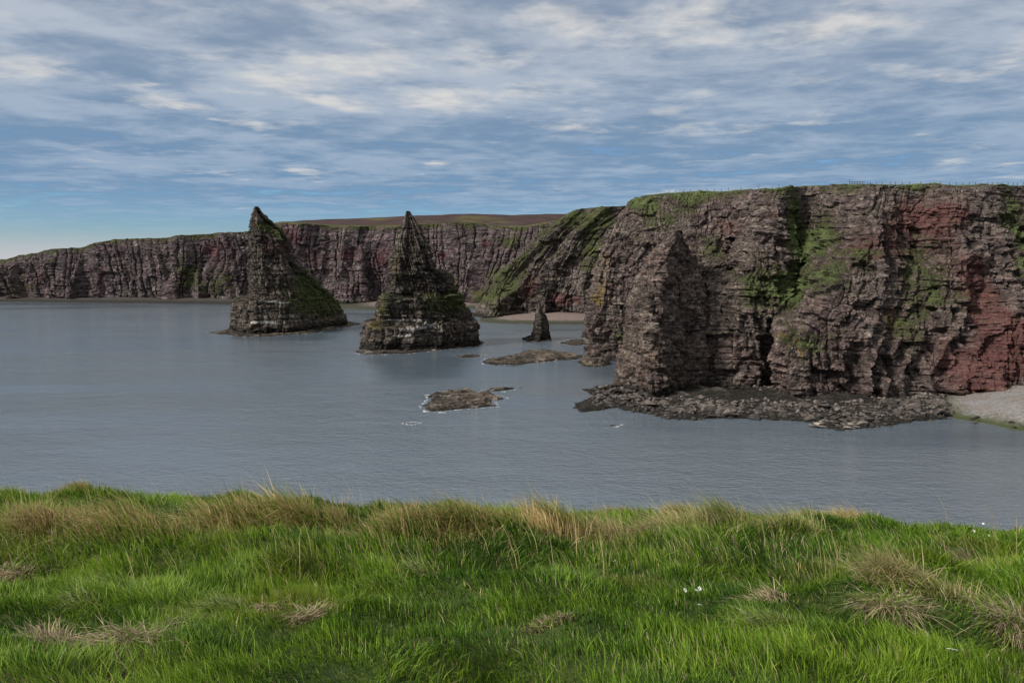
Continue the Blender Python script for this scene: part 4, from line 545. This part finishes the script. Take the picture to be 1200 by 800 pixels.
# ------------------------------------------------------------------ boulders
def boulder_mesh(seed, sub=2):
    r = random.Random(seed); bm = bmesh.new(); bmesh.ops.create_icosphere(bm, subdivisions=sub, radius=1)
    pl = []
    for k in range(11):
        th = r.uniform(0, 6.283); zc = r.uniform(-1, 1); s = math.sqrt(1 - zc * zc); pl.append((s * math.cos(th), s * math.sin(th), zc, r.uniform(.38, .8)))
    sx, sy, sz = r.uniform(.8, 1.6), r.uniform(.6, 1.1), r.uniform(.35, .8)
    for v in bm.verts:
        for a, b, c, d in pl:
            k = v.co.x * a + v.co.y * b + v.co.z * c - d
            if k > 0: v.co.x -= a * k; v.co.y -= b * k; v.co.z -= c * k
        v.co.x *= sx; v.co.y *= sy; v.co.z *= sz
    me = bpy.data.meshes.new('boulder'); bm.to_mesh(me); bm.free(); me.materials.append(STONE); return me
BM = [boulder_mesh(s) for s in range(9)]
SMALL = [boulder_mesh(40 + s, 1) for s in range(5)]
rb = np.random.default_rng(5)
def scatter(poly, n, lo, hi, hf, keep):
    poly_ = np.array(poly); out = []
    while len(out) < n:
        p = rb.uniform(poly_.min(0), poly_.max(0), (400, 2)); s = poly_sdf(p[:, 0], p[:, 1], poly); ok = (s > lo) & (s < hi) & keep(p[:, 0], p[:, 1])
        p = p[ok]; z = hf(p[:, 0], p[:, 1])
        out += [(a, b, c) for (a, b), c in zip(p, z) if c > -.4]
    return out[:n]
for k, (x, y, z) in enumerate(scatter(SHORE, 230, .3, 14, shore_h, lambda X, Y: (Y < 205) & (X > 22))):
    s = float(.4 + 1.9 * rb.random() ** 3.5)
    o = link('boulder', BM[k % 9]); o.location = (x, y, z + s * .18); o.scale = (s, s, s); o.rotation_euler = (rb.uniform(-.4, .4), rb.uniform(-.4, .4), rb.uniform(0, 6.28))
    big_ = s > 1.0; at_ = 0 if x < 48 else 1 if x < 74 else 2 if x < 100 else 3
    lab = [('big dark block of stone at the foot of the pinnacle', 'small broken boulder among the rocks at the pinnacle foot'), ('large fallen slab below the dark clefts beside the pinnacle', 'small stone in the rubble below the dark clefts'), ('large boulder on the dark shore under the grey wall', 'small boulder on the dark shore under the grey wall'), ('large dark boulder where the rocky shore meets the shingle', 'small dark boulder where the rocky shore meets the shingle')][at_][0 if big_ else 1]
    tag(o, lab, 'boulder', ('large ' if big_ else 'small ') + ('boulders at the pinnacle foot', 'boulders below the clefts', 'boulders under the grey wall', 'boulders beside the shingle')[at_])
for k, (x, y, z) in enumerate(scatter(BEACH, 34, -1.2, 3.5, beach_h, lambda X, Y: (X < 150) & (Y < 185))):
    s = float(.35 + .7 * rb.random() ** 2)
    o = link('boulder', BM[(k * 2 + 1) % 9]); o.location = (x, y, max(z, -.1) + s * .15); o.scale = (s * 1.2, s, s * .8); o.rotation_euler = (rb.uniform(-.3, .3), rb.uniform(-.3, .3), rb.uniform(0, 6.28))
    tag(o, 'wet rounded boulder at the water edge of the shingle beach', 'boulder', 'boulders at the shingle edge')
PALE_STONE = stone_material('pale_slab_stone', (.30, .26, .22), (.34, .30, .25), (.42, .40, .36), (.6, 1.1))
SLAB = []
for s_ in (3, 5, 8):
    me = BM[s_].copy(); me.materials.clear(); me.materials.append(PALE_STONE); SLAB.append(me)
cs_ = np.mean(FLATROCKS, 0)
for k in range(16):
    x = float(cs_[0] + rb.normal(0, 3.2)); y = float(cs_[1] + rb.normal(.6, 1.0)); z = max(.25, float(shore_h(np.array([x]), np.array([y]))[0])) ; s = float(rb.uniform(.5, 1.5))
    o = link('flat_rock', SLAB[k % 3]); o.location = (x, y, z); o.scale = (s * 1.3, s, s * .4); o.rotation_euler = (rb.uniform(-.12, .12), rb.uniform(-.12, .12), rb.uniform(-.5, .5))
    tag(o, 'pale flat slab lying at the water edge under the grey wall', 'rock', 'pale slabs at the water edge')
def joined_stones(name, pts, lo, hi, label):
    vs, ts, n = [], [], 0
    base = []
    for me in SMALL:
        co = np.empty(len(me.vertices) * 3); me.vertices.foreach_get('co', co); tr = np.array([p.vertices[:] for p in me.polygons]); base.append((co.reshape(-1, 3), tr))
    for k, (x, y, z) in enumerate(pts):
        co, tr = base[k % 5]; s = lo + (hi - lo) * rb.random() ** 2; a = rb.uniform(0, 6.28)
        c, d = math.cos(a), math.sin(a)
        q = np.stack([co[:, 0] * c - co[:, 1] * d, co[:, 0] * d + co[:, 1] * c, co[:, 2]], -1) * s + (x, y, z + s * .2)
        vs.append(q); ts.append(tr + n); n += len(co)
    o = link(name, mesh_np(name, np.vstack(vs), None, np.vstack(ts), STONE)); o['kind'] = 'stuff'; o['label'] = label
joined_stones('shore_rubble', scatter(SHORE, 3300, -.3, 18, shore_h, lambda X, Y: (Y < 208) & (X > 20)), .18, .95, 'small broken stones strewn along the cliff foot')

# ------------------------------------------------------------------ foam lines
def foam_material():
    t = MT('foam'); p = t.pos()
    a = t.nd('ShaderNodeAttribute', attribute_name='edge')
    f = t.math('ADD', t.noise(p, .55, 5, .7), t.math('MULTIPLY', t.noise(p, 2.5, 4, .7), .3))
    al = t.rng(t.math('ADD', t.math('MULTIPLY', a.outputs['Fac'], .5), t.math('MULTIPLY', f, .9)), 1.0, 1.2)
    t.L.new(al, t.b.inputs['Alpha'])
    return t.done((.74, .76, .77), .8, None, .2)
FOAM = foam_material()
def foam(polys):
    V, Q, E, n = [], [], [], 0
    for poly, wd in polys:
        res = .5
        w = lambda X, Y: -np.abs(poly_sdf(X + 1.0 * fbm(X / 4, Y / 4, 1, 2, 200), Y + 1.4 * fbm(X / 4, Y / 4, 3, 2, 201), poly) + wd * .25)
        v, q = grid_cut(poly, res, w, wd + 2, -wd)
        e = np.clip(1 + v[:, 2] / wd, 0, 1); v[:, 2] = .03
        V.append(v); Q.append(q + n); E.append(e); n += len(v)
    me = mesh_np('surf_foam', np.vstack(V), np.vstack(Q), None, FOAM)
    at = me.attributes.new('edge', 'FLOAT', 'POINT'); at.data.foreach_set('value', np.concatenate(E).astype(np.float32))
    o = link('surf_foam', me); o['kind'] = 'stuff'; o['label'] = 'thin white foam lapping round the rocks'
foam([(REEFS[k][0], w) for k, w in ((0, 1.6), (1, 1.0), (2, 1.4), (3, 1.0), (5, 1.6), (7, 1.6), (8, 1.2), (10, 1.5), (11, 1.8))])

# ------------------------------------------------------------------ fence on the far clifftop
def wood_material(name, c):
    t = MT(name); f = t.noise(t.pos((6, 6, 1)), 2, 4); return t.done(t.mix(f, c, tuple(k * .5 for k in c)), .85)
WOOD = wood_material('weathered_post', (.12, .105, .09)); 
WIRE = MT('wire').done((.25, .25, .26), .5)
def box_mesh(name, sx, sy, sz, mat, bev=.15):
    bm = bmesh.new(); bmesh.ops.create_cube(bm, size=1)
    for v in bm.verts: v.co.x *= sx; v.co.y *= sy; v.co.z = (v.co.z + .5) * sz
    bmesh.ops.bevel(bm, geom=list(bm.edges), offset=min(sx, sy) * bev, segments=1)
    me = bpy.data.meshes.new(name); bm.to_mesh(me); bm.free(); me.materials.append(mat); return me
POST = box_mesh('post', .13, .13, 1.2, WOOD)
nc = np.array(NEAR_CLIFF, float); rim = nc[:, 5]
def rim_at(x, back):
    i = np.clip(np.searchsorted(rim[3:18, 0], x) + 3, 4, 17); f = (x - rim[i-1, 0]) / (rim[i, 0] - rim[i-1, 0]); p = rim[i-1] * (1 - f) + rim[i] * f
    return (float(x), float(p[1] + back), float(p[2]))
dg = None
def drop(x, y, z0):
    hit, loc, *_ = sc.ray_cast(dg, (x, y, z0 + 20), (0, 0, -1)); return loc.z if hit else z0
bpy.context.view_layer.update(); dg = bpy.context.evaluated_depsgraph_get()
def fence(x0, x1, back, gap, label):
    pts = []
    n = int((x1 - x0) / gap)
    for k in range(n + 1):
        x, y, z = rim_at(x0 + (x1 - x0) * k / n + random.Random(k).uniform(-.25, .25), back); pts.append((x, y, drop(x, y, z) - .1))
    e = bpy.data.objects.new('wire_fence', None); C.objects.link(e); e.location = pts[0]; tag(e, label, 'fence')
    for k, p in enumerate(pts):
        o = link('post', POST, e, (p[0] - pts[0][0], p[1] - pts[0][1], p[2] - pts[0][2])); o.rotation_euler = (random.Random(k).uniform(-.08, .08), random.Random(k + 99).uniform(-.08, .08), 0)
        o.scale = (1, 1, random.Random(k + 7).uniform(.85, 1.1))
    for hgt in (.5, .85, 1.15):
        vs, fs = [], []
        for k, p in enumerate(pts):
            b = len(vs); c = (p[0] - pts[0][0], p[1] - pts[0][1], p[2] - pts[0][2] + hgt)
            for a in range(3): vs.append((c[0], c[1] + .02 * math.cos(a * 2.09), c[2] + .02 * math.sin(a * 2.09)))
            if k:
                for a in range(3): fs.append((b - 3 + a, b - 3 + (a + 1) % 3, b + (a + 1) % 3, b + a))
        link('wire', mesh_np('wire', vs, fs, None, WIRE), e)
fence(58, 86, 1.5, 2.2, 'thin wire fence on the darker clifftop beside the grassy notch')
fence(112, 168, 3.0, 2.3, 'wire fence of thin posts along the bright grass clifftop')
def hurdle(x0, x1, back):
    x, y, z = rim_at(x0, back); z = drop(x, y, z) - .1
    e = bpy.data.objects.new('wooden_hurdle', None); C.objects.link(e); e.location = (x, y, z); tag(e, 'short close-boarded wooden hurdle on the clifftop fence line', 'gate')
    n = 9
    for k in range(n):
        x2, y2, z2 = rim_at(x0 + (x1 - x0) * k / (n - 1), back); o = link('post', POST, e, (x2 - x, y2 - y, drop(x2, y2, z2) - .1 - z)); o.scale = (.8, .8, 1.5 if k == 0 else 1.0)
    for hgt in (.45, .95): 
        rl = link('rail', box_mesh('rail', abs(x1 - x0), .06, .14, WOOD), e, ((x1 - x0) / 2, -.12, hgt))
hurdle(106.0, 110.5, 3.0)

# ------------------------------------------------------------------ the clifftop we stand on
def edge_y(x):
    return 10.0 - .075 * x - .006 * np.minimum(np.abs(x), 14) ** 2 + .25 * vnoise(x / 1.7, 0, 0, 300) + .5 * vnoise(x / 6, 0, 0, 301)
def ground_z(x, y):
    s = y - 2.4; sp_ = np.log1p(np.exp(np.clip(s * 3, -30, 30))) / 3
    z = 33.35 - np.minimum(sp_, 12) * (.214 + .0055 * np.clip(x, -12, 12))
    bank = np.exp(-((y - 6.5 - .25 * vnoise(x / 1.5, 0, 0, 310)) / .75) ** 2) * sstep(x, 3.6, 2.2)
    z = z + .08 * bank - .10 * np.exp(-((y - 5.1) / .5) ** 2) * sstep(x, 3.2, 1.5)
    z = z + .20 * np.exp(-((x - 2.75) ** 2 / .45 + (y - 4.55) ** 2 / .28)) + .04 * np.exp(-((x + 1.9) ** 2 / .8 + (y - 6.6) ** 2 / .5))
    z = z + .17 * fbm(x / 1.0, y / .75, 0, 3, 320) + .08 * vnoise(x / .42, y / .34, 0, 321)
    d = y - edge_y(x); z = z - .5 * np.exp(-((d) / .45) ** 2) * (d < 0) - np.where(d >= 0, .5 + 1.5 * d + .12 * d * d, 0)
    return np.maximum(z, -3.0)
def soil_material():
    t = MT('turf_soil'); p = t.pos(); a = t.noise(p, 3.0, 5, .7); b = t.noise(p, .5, 3)
    col = t.mix(t.rng(a, .35, .65), (.030, .045, .012), (.055, .075, .018)); col = t.mix(t.rng(b, .5, .7), col, (.07, .06, .025))
    return t.done(col, .95, t.bump(a, .08, 1.0), .1)
def build_ground():
    xs = np.concatenate([np.linspace(-150, -16, 40)[:-1], np.linspace(-16, 16, 200), np.linspace(16, 150, 40)[1:]])
    rel = np.concatenate([np.linspace(-60, -13, 16)[:-1], np.linspace(-13, .6, 100), [1, 1.6, 2.4, 3.4, 5, 7, 9, 11, 13, 16]])
    X, Rl = np.meshgrid(xs, rel); Y = edge_y(X) + Rl
    Z = ground_z(X, Y); n = len(xs); V = np.stack([X, Y, Z], -1).reshape(-1, 3)
    a = np.arange(len(rel) - 1)[:, None] * n + np.arange(n - 1)[None]
    q = np.stack([a, a + 1, a + 1 + n, a + n], -1).reshape(-1, 4)
    struct(link('ground', mesh_np('ground', V, q, None, soil_material(), True)), 'grassy clifftop sloping to its lip above the bay')
build_ground()

def grass_material():
    t = MT('grass_blade')
    at = t.nd('ShaderNodeAttribute', attribute_name='tint')
    t.put(t.b.inputs['Base Color'], at.outputs['Color']); t.b.inputs['Roughness'].default_value = .55; t.b.inputs['Specular IOR Level'].default_value = .25
    tr = t.nd('ShaderNodeBsdfTranslucent'); t.L.new(at.outputs['Color'], tr.inputs[0])
    mx = t.nd('ShaderNodeMixShader'); mx.inputs[0].default_value = .32
    t.L.new(t.b.outputs[0], mx.inputs[1]); t.L.new(tr.outputs[0], mx.inputs[2])
    t.L.new(mx.outputs[0], t.N['Material Output'].inputs['Surface'])
    return t.m
GRASS = grass_material()
def blade_arrays(root, h, w, ang, lean, face, c0, c1, droop, seg):
    n = len(root); T = (0, .36, .70, 1.0) if seg == 3 else (0, .55, 1.0); wd = (1, .92, .62, 0) if seg == 3 else (1, .78, 0); m = 2 * seg + 1
    dx, dy = np.cos(ang), np.sin(ang); sx, sy = np.cos(face), np.sin(face)
    V = np.empty((n, m, 3), np.float32); K = np.empty((n, m, 4), np.float32); K[..., 3] = 1
    for i, tt in enumerate(T):
        hz = h * lean * tt ** 1.7; up = h * (tt - droop * tt ** 2.6)
        cx = root[:, 0] + dx * hz; cy = root[:, 1] + dy * hz; cz = root[:, 2] + up
        hw = w * .5 * wd[i]
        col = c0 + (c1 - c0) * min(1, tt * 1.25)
        for k, sg in (((2*i, -1), (2*i+1, 1)) if i < seg else ((m - 1, 0),)):
            V[:, k, 0] = cx + sg * sx * hw; V[:, k, 1] = cy + sg * sy * hw; V[:, k, 2] = cz; K[:, k, :3] = col
    b = (np.arange(n) * m)[:, None]
    q = np.concatenate([b + [2*i, 2*i+1, 2*i+3, 2*i+2] for i in range(seg - 1)]); tr = b + [m - 3, m - 2, m - 1]
    return V.reshape(-1, 3), K.reshape(-1, 4), q, tr
def blades(name, sets, origin=(0, 0, 0)):
    V, K, Q, T, n = [], [], [], [], 0
    for s, seg in sets:
        v, k, q, t = blade_arrays(*s, seg); V.append(v); K.append(k); Q.append(q + n); T.append(t + n); n += len(v)
    V = np.concatenate(V) - np.asarray(origin, np.float32)
    me = mesh_np(name, V, np.concatenate(Q), np.concatenate(T), GRASS)
    a = me.attributes.new('tint', 'FLOAT_COLOR', 'POINT'); a.data.foreach_set('color', np.concatenate(K).ravel())
    o = link(name, me); o.location = origin
    return o
rg = np.random.default_rng(77)
A = np.array
G_DARK, G_MID, G_LITE = A([.022, .070, .008]), A([.112, .225, .015]), A([.27, .40, .040])
STRAW, RUST, PALE, DEAD, BROWN = A([.70, .54, .26]), A([.58, .39, .18]), A([.60, .57, .34]), A([.68, .53, .36]), A([.13, .09, .05])
def mixc(a, b, f): return a + (b - a) * f[:, None]
def lawn(n, y0, y1, wmul, hmul, seed, margin=1.8, inner=-99.0):
    y = np.sqrt(rg.uniform(y0 ** 2, y1 ** 2, n * 2)) if False else rg.uniform(y0, y1, n * 2)
    x = rg.uniform(-1, 1, n * 2) * (.74 * 11.5 + margin)
    gap = fbm(x / .30, y / .22, 21, 2, seed + 9) < -.5
    ok = (np.abs(x) < .74 * y + margin) & (np.abs(x) > .74 * y + inner) & (y < edge_y(x) + .35) & (~gap | (rg.random(n * 2) < .35)); x, y = x[ok][:n], y[ok][:n]
    n = len(x)
    cl = fbm(x / .42, y / .30, 0, 3, seed); cl2 = fbm(x / 1.6, y / .9, 4, 3, seed + 1)
    bank = np.exp(-((y - 6.45) / .95) ** 2) * sstep(x, 3.8, 2.0)
    lip = np.exp(-((y - edge_y(x) + .5) / .6) ** 2)
    sm = sstep(cl2, -.25, .35)
    h = (.135 + .06 * sm + .06 * cl + .10 * bank + .03 * lip) * rg.uniform(.55, 1.25, n) * hmul
    h = np.clip(h, .05, .5)
    for tx, ty, tr_, th, tk, *_ in TUSSOCKS:                       # turf is thin inside the tussocks
        h = h * (1 - (.72 if tk in ('dead', 'dark') else .45) * np.exp(-(((x - tx) / tr_) ** 2 + ((y - ty + .05) / (tr_ * .7)) ** 2)))
    ang = math.pi + .5 * math.pi * fbm(x / .5, y / .4, 8, 2, seed + 2) * 1.9 + rg.normal(0, .8, n) + .25
    lean = np.clip(.45 + .35 * fbm(x / .45, y / .35, 3, 2, seed + 3) + rg.normal(0, .22, n), .05, 1.3)
    face = rg.uniform(0, math.pi, n)
    tone = np.clip(.50 + .65 * cl2 + .45 * cl + rg.normal(0, .30, n), 0, 1)
    c1 = np.where((tone < .5)[:, None], mixc(G_DARK, G_MID, tone * 2), mixc(G_MID, G_LITE, tone * 2 - 1))
    yel = sstep(fbm(x / .8, y / .6, 12, 3, seed + 4), .1, .6)
    c1 = mixc(c1, A([.20, .22, .035]), yel * .55)
    dry = rg.random(n) < (.035 + .26 * bank * rg.random(n) + .10 * lip + .06 * yel)
    c1 = np.where(dry[:, None], mixc(PALE, STRAW, rg.random(n)) * rg.uniform(.6, 1.0, n)[:, None], c1)
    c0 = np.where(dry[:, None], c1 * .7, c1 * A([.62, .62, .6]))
    root = np.stack([x, y, ground_z(x, y) - .02], -1)
    w = (.0030 + .0007 * y) * wmul * rg.uniform(.6, 1.3, n) * np.where(dry, .8, 1)
    return root, h, w, ang, lean, face, c0, c1, rg.uniform(0, .35, n)
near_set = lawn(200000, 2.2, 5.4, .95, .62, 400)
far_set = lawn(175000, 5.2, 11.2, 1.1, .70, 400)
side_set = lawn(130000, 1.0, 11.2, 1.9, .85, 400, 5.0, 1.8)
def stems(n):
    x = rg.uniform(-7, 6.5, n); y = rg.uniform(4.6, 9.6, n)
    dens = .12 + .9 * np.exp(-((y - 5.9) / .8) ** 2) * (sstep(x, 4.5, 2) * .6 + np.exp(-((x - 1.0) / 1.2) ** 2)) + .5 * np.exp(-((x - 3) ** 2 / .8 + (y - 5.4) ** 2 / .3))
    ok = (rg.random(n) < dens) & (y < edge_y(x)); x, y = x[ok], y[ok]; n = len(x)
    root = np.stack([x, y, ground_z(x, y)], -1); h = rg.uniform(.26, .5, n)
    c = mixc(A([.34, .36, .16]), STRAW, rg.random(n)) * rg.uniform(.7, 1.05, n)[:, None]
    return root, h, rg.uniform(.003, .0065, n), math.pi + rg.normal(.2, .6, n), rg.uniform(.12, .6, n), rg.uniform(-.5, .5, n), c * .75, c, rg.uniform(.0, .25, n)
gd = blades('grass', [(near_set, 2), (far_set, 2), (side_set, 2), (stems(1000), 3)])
gd['kind'] = 'stuff'; gd['label'] = 'short windblown green grass covering the clifftop'

def tussock(x0, y0, rad, hgt, kind, label, group, seed):
    g = np.random.default_rng(seed)
    n = int(np.clip(8500 * rad ** 1.2 * (1.3 if y0 < 6 else 1.0), 350, 3600)); hgt *= .80 if kind in ('rust', 'straw') else .95; rad *= .8
    ry = min(rad * .7, .30); flat = kind in ('dead', 'dark')
    # a ragged group of small clumps, each blown its own way
    m = int(np.clip(4 + rad * 16, 4, 14)); ca = g.uniform(0, 2 * math.pi, m); cr = np.sqrt(g.random(m)) * (.85 if rad > .16 else .5)
    cx, cy = np.cos(ca) * cr * rad, np.sin(ca) * cr * ry; ch = g.uniform(.45, 1.15, m) * (1 - .45 * cr ** 2); cs = rad * g.uniform(.18, .36, m) + .03
    cang = math.pi * (1.0 if not flat else .9) + g.normal(0, .65 if not flat else 1.3, m); cdry = g.uniform(.25, 1.3, m); ctone = g.uniform(.65, 1.15, m)
    k = g.integers(0, m, n)
    lx, ly = g.normal(0, 1, n) * cs[k], g.normal(0, 1, n) * cs[k] * .6
    x = x0 + cx[k] + lx; y = y0 + cy[k] + ly
    off = np.hypot(lx / cs[k], ly / (cs[k] * .6))
    z = ground_z(x, y) - .02 + np.clip(1 - off * .5, 0, 1) * hgt * .18 * ch[k]
    h = hgt * ch[k] * g.uniform(.5, 1.25, n)
    wx = np.cos(cang[k]) * .7 + lx / cs[k] * .22; wy = np.sin(cang[k]) * .7 + ly / (cs[k] * .6) * .22
    ang = np.arctan2(wy, wx) + g.normal(0, .5 if flat else .35, n)
    lean = np.clip(np.hypot(wx, wy) * (1.15 if flat else .85) * g.uniform(.5, 1.4, n), .1, 1.7)
    droop = np.clip(g.normal(.68 if flat else .36, .2, n), 0, .95)
    tipc = {'rust': mixc(RUST, STRAW, g.random(n) * .8), 'straw': mixc(STRAW, PALE, g.random(n) * .6), 'dead': mixc(DEAD, BROWN, g.random(n) ** 2), 'dark': mixc(BROWN, DEAD, g.random(n) ** 3), 'pale': mixc(PALE, G_LITE, g.random(n))}[kind]
    gre = mixc(G_DARK, G_LITE, g.random(n))
    share = {'rust': .78, 'straw': .82, 'dead': .85, 'dark': .8, 'pale': .6}[kind]
    isdry = g.random(n) < share * cdry[k]
    c1 = np.where(isdry[:, None], tipc * (g.uniform(.55, 1.15, n) * ctone[k])[:, None], gre)
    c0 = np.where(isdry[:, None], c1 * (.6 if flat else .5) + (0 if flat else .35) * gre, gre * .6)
    w = (.0032 + .0006 * y0) * g.uniform(.6, 1.2, n)
    b = (x0, y0, float(ground_z(A([x0]), A([y0]))[0]))
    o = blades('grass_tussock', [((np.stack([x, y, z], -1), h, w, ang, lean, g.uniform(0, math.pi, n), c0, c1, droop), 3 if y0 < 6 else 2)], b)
    tag(o, label, 'tussock', group)
for i, tz in enumerate(TUSSOCKS): tussock(*tz, 900 + i)

# ------------------------------------------------------------------ small white flowers
PETAL = MT('white_petal').done((.78, .78, .74), .6); STALK = MT('flower_stalk').done((.08, .13, .03), .7)
def flower_parts():
    bm = bmesh.new()
    for k in range(7):
        a = 2 * math.pi * k / 7; c, s = math.cos(a), math.sin(a)
        P = [(.004*c, .004*s, 0), (.014*c - .006*s, .014*s + .006*c, .004), (.026*c, .026*s, .002), (.014*c + .006*s, .014*s - .006*c, .004)]
        top = [bm.verts.new(p) for p in P]; bot = [bm.verts.new((p[0], p[1], p[2] - .0015)) for p in P]
        bm.faces.new(top); bm.faces.new(bot[::-1])
        for i in range(4): bm.faces.new((top[i], bot[i], bot[(i+1) % 4], top[(i+1) % 4]))
    pm = bpy.data.meshes.new('petals'); bm.to_mesh(pm); bm.free(); pm.materials.append(PETAL)
    bm = bmesh.new(); bmesh.ops.create_cone(bm, segments=5, radius1=.003, radius2=.002, depth=.26, cap_ends=True)
    for v in bm.verts: v.co.z += .13
    sm = bpy.data.meshes.new('stalk'); bm.to_mesh(sm); bm.free(); sm.materials.append(STALK)
    return pm, sm
pm, sm_ = flower_parts()
for i, (x, y) in enumerate(FLOWERS):
    e = bpy.data.objects.new('wildflower', None); C.objects.link(e); z = float(ground_z(A([x]), A([y]))[0]); e.location = (x, y, z)
    big = i == 9; s = 1.5 if big else 1.0
    e.scale = (s * .55, s * .55, .6)
    p = link('petals', pm, e, (0, 0, .25)); p.rotation_euler = (.7, random.Random(i).uniform(-.4, .4), i)
    link('stalk', sm_, e)
    if big: tag(e, 'single larger white starry flower in the near turf', 'flower')
    elif i < 4: tag(e, 'tiny white flower in smooth turf before the pale stems', 'flower', 'white flowers before the pale stems')
    elif i == 10: tag(e, 'solitary tiny white flower at the foot of the bank', 'flower')
    else: tag(e, 'tiny white flower near the lip beside the dark matted clump', 'flower', 'white flowers near the lip')
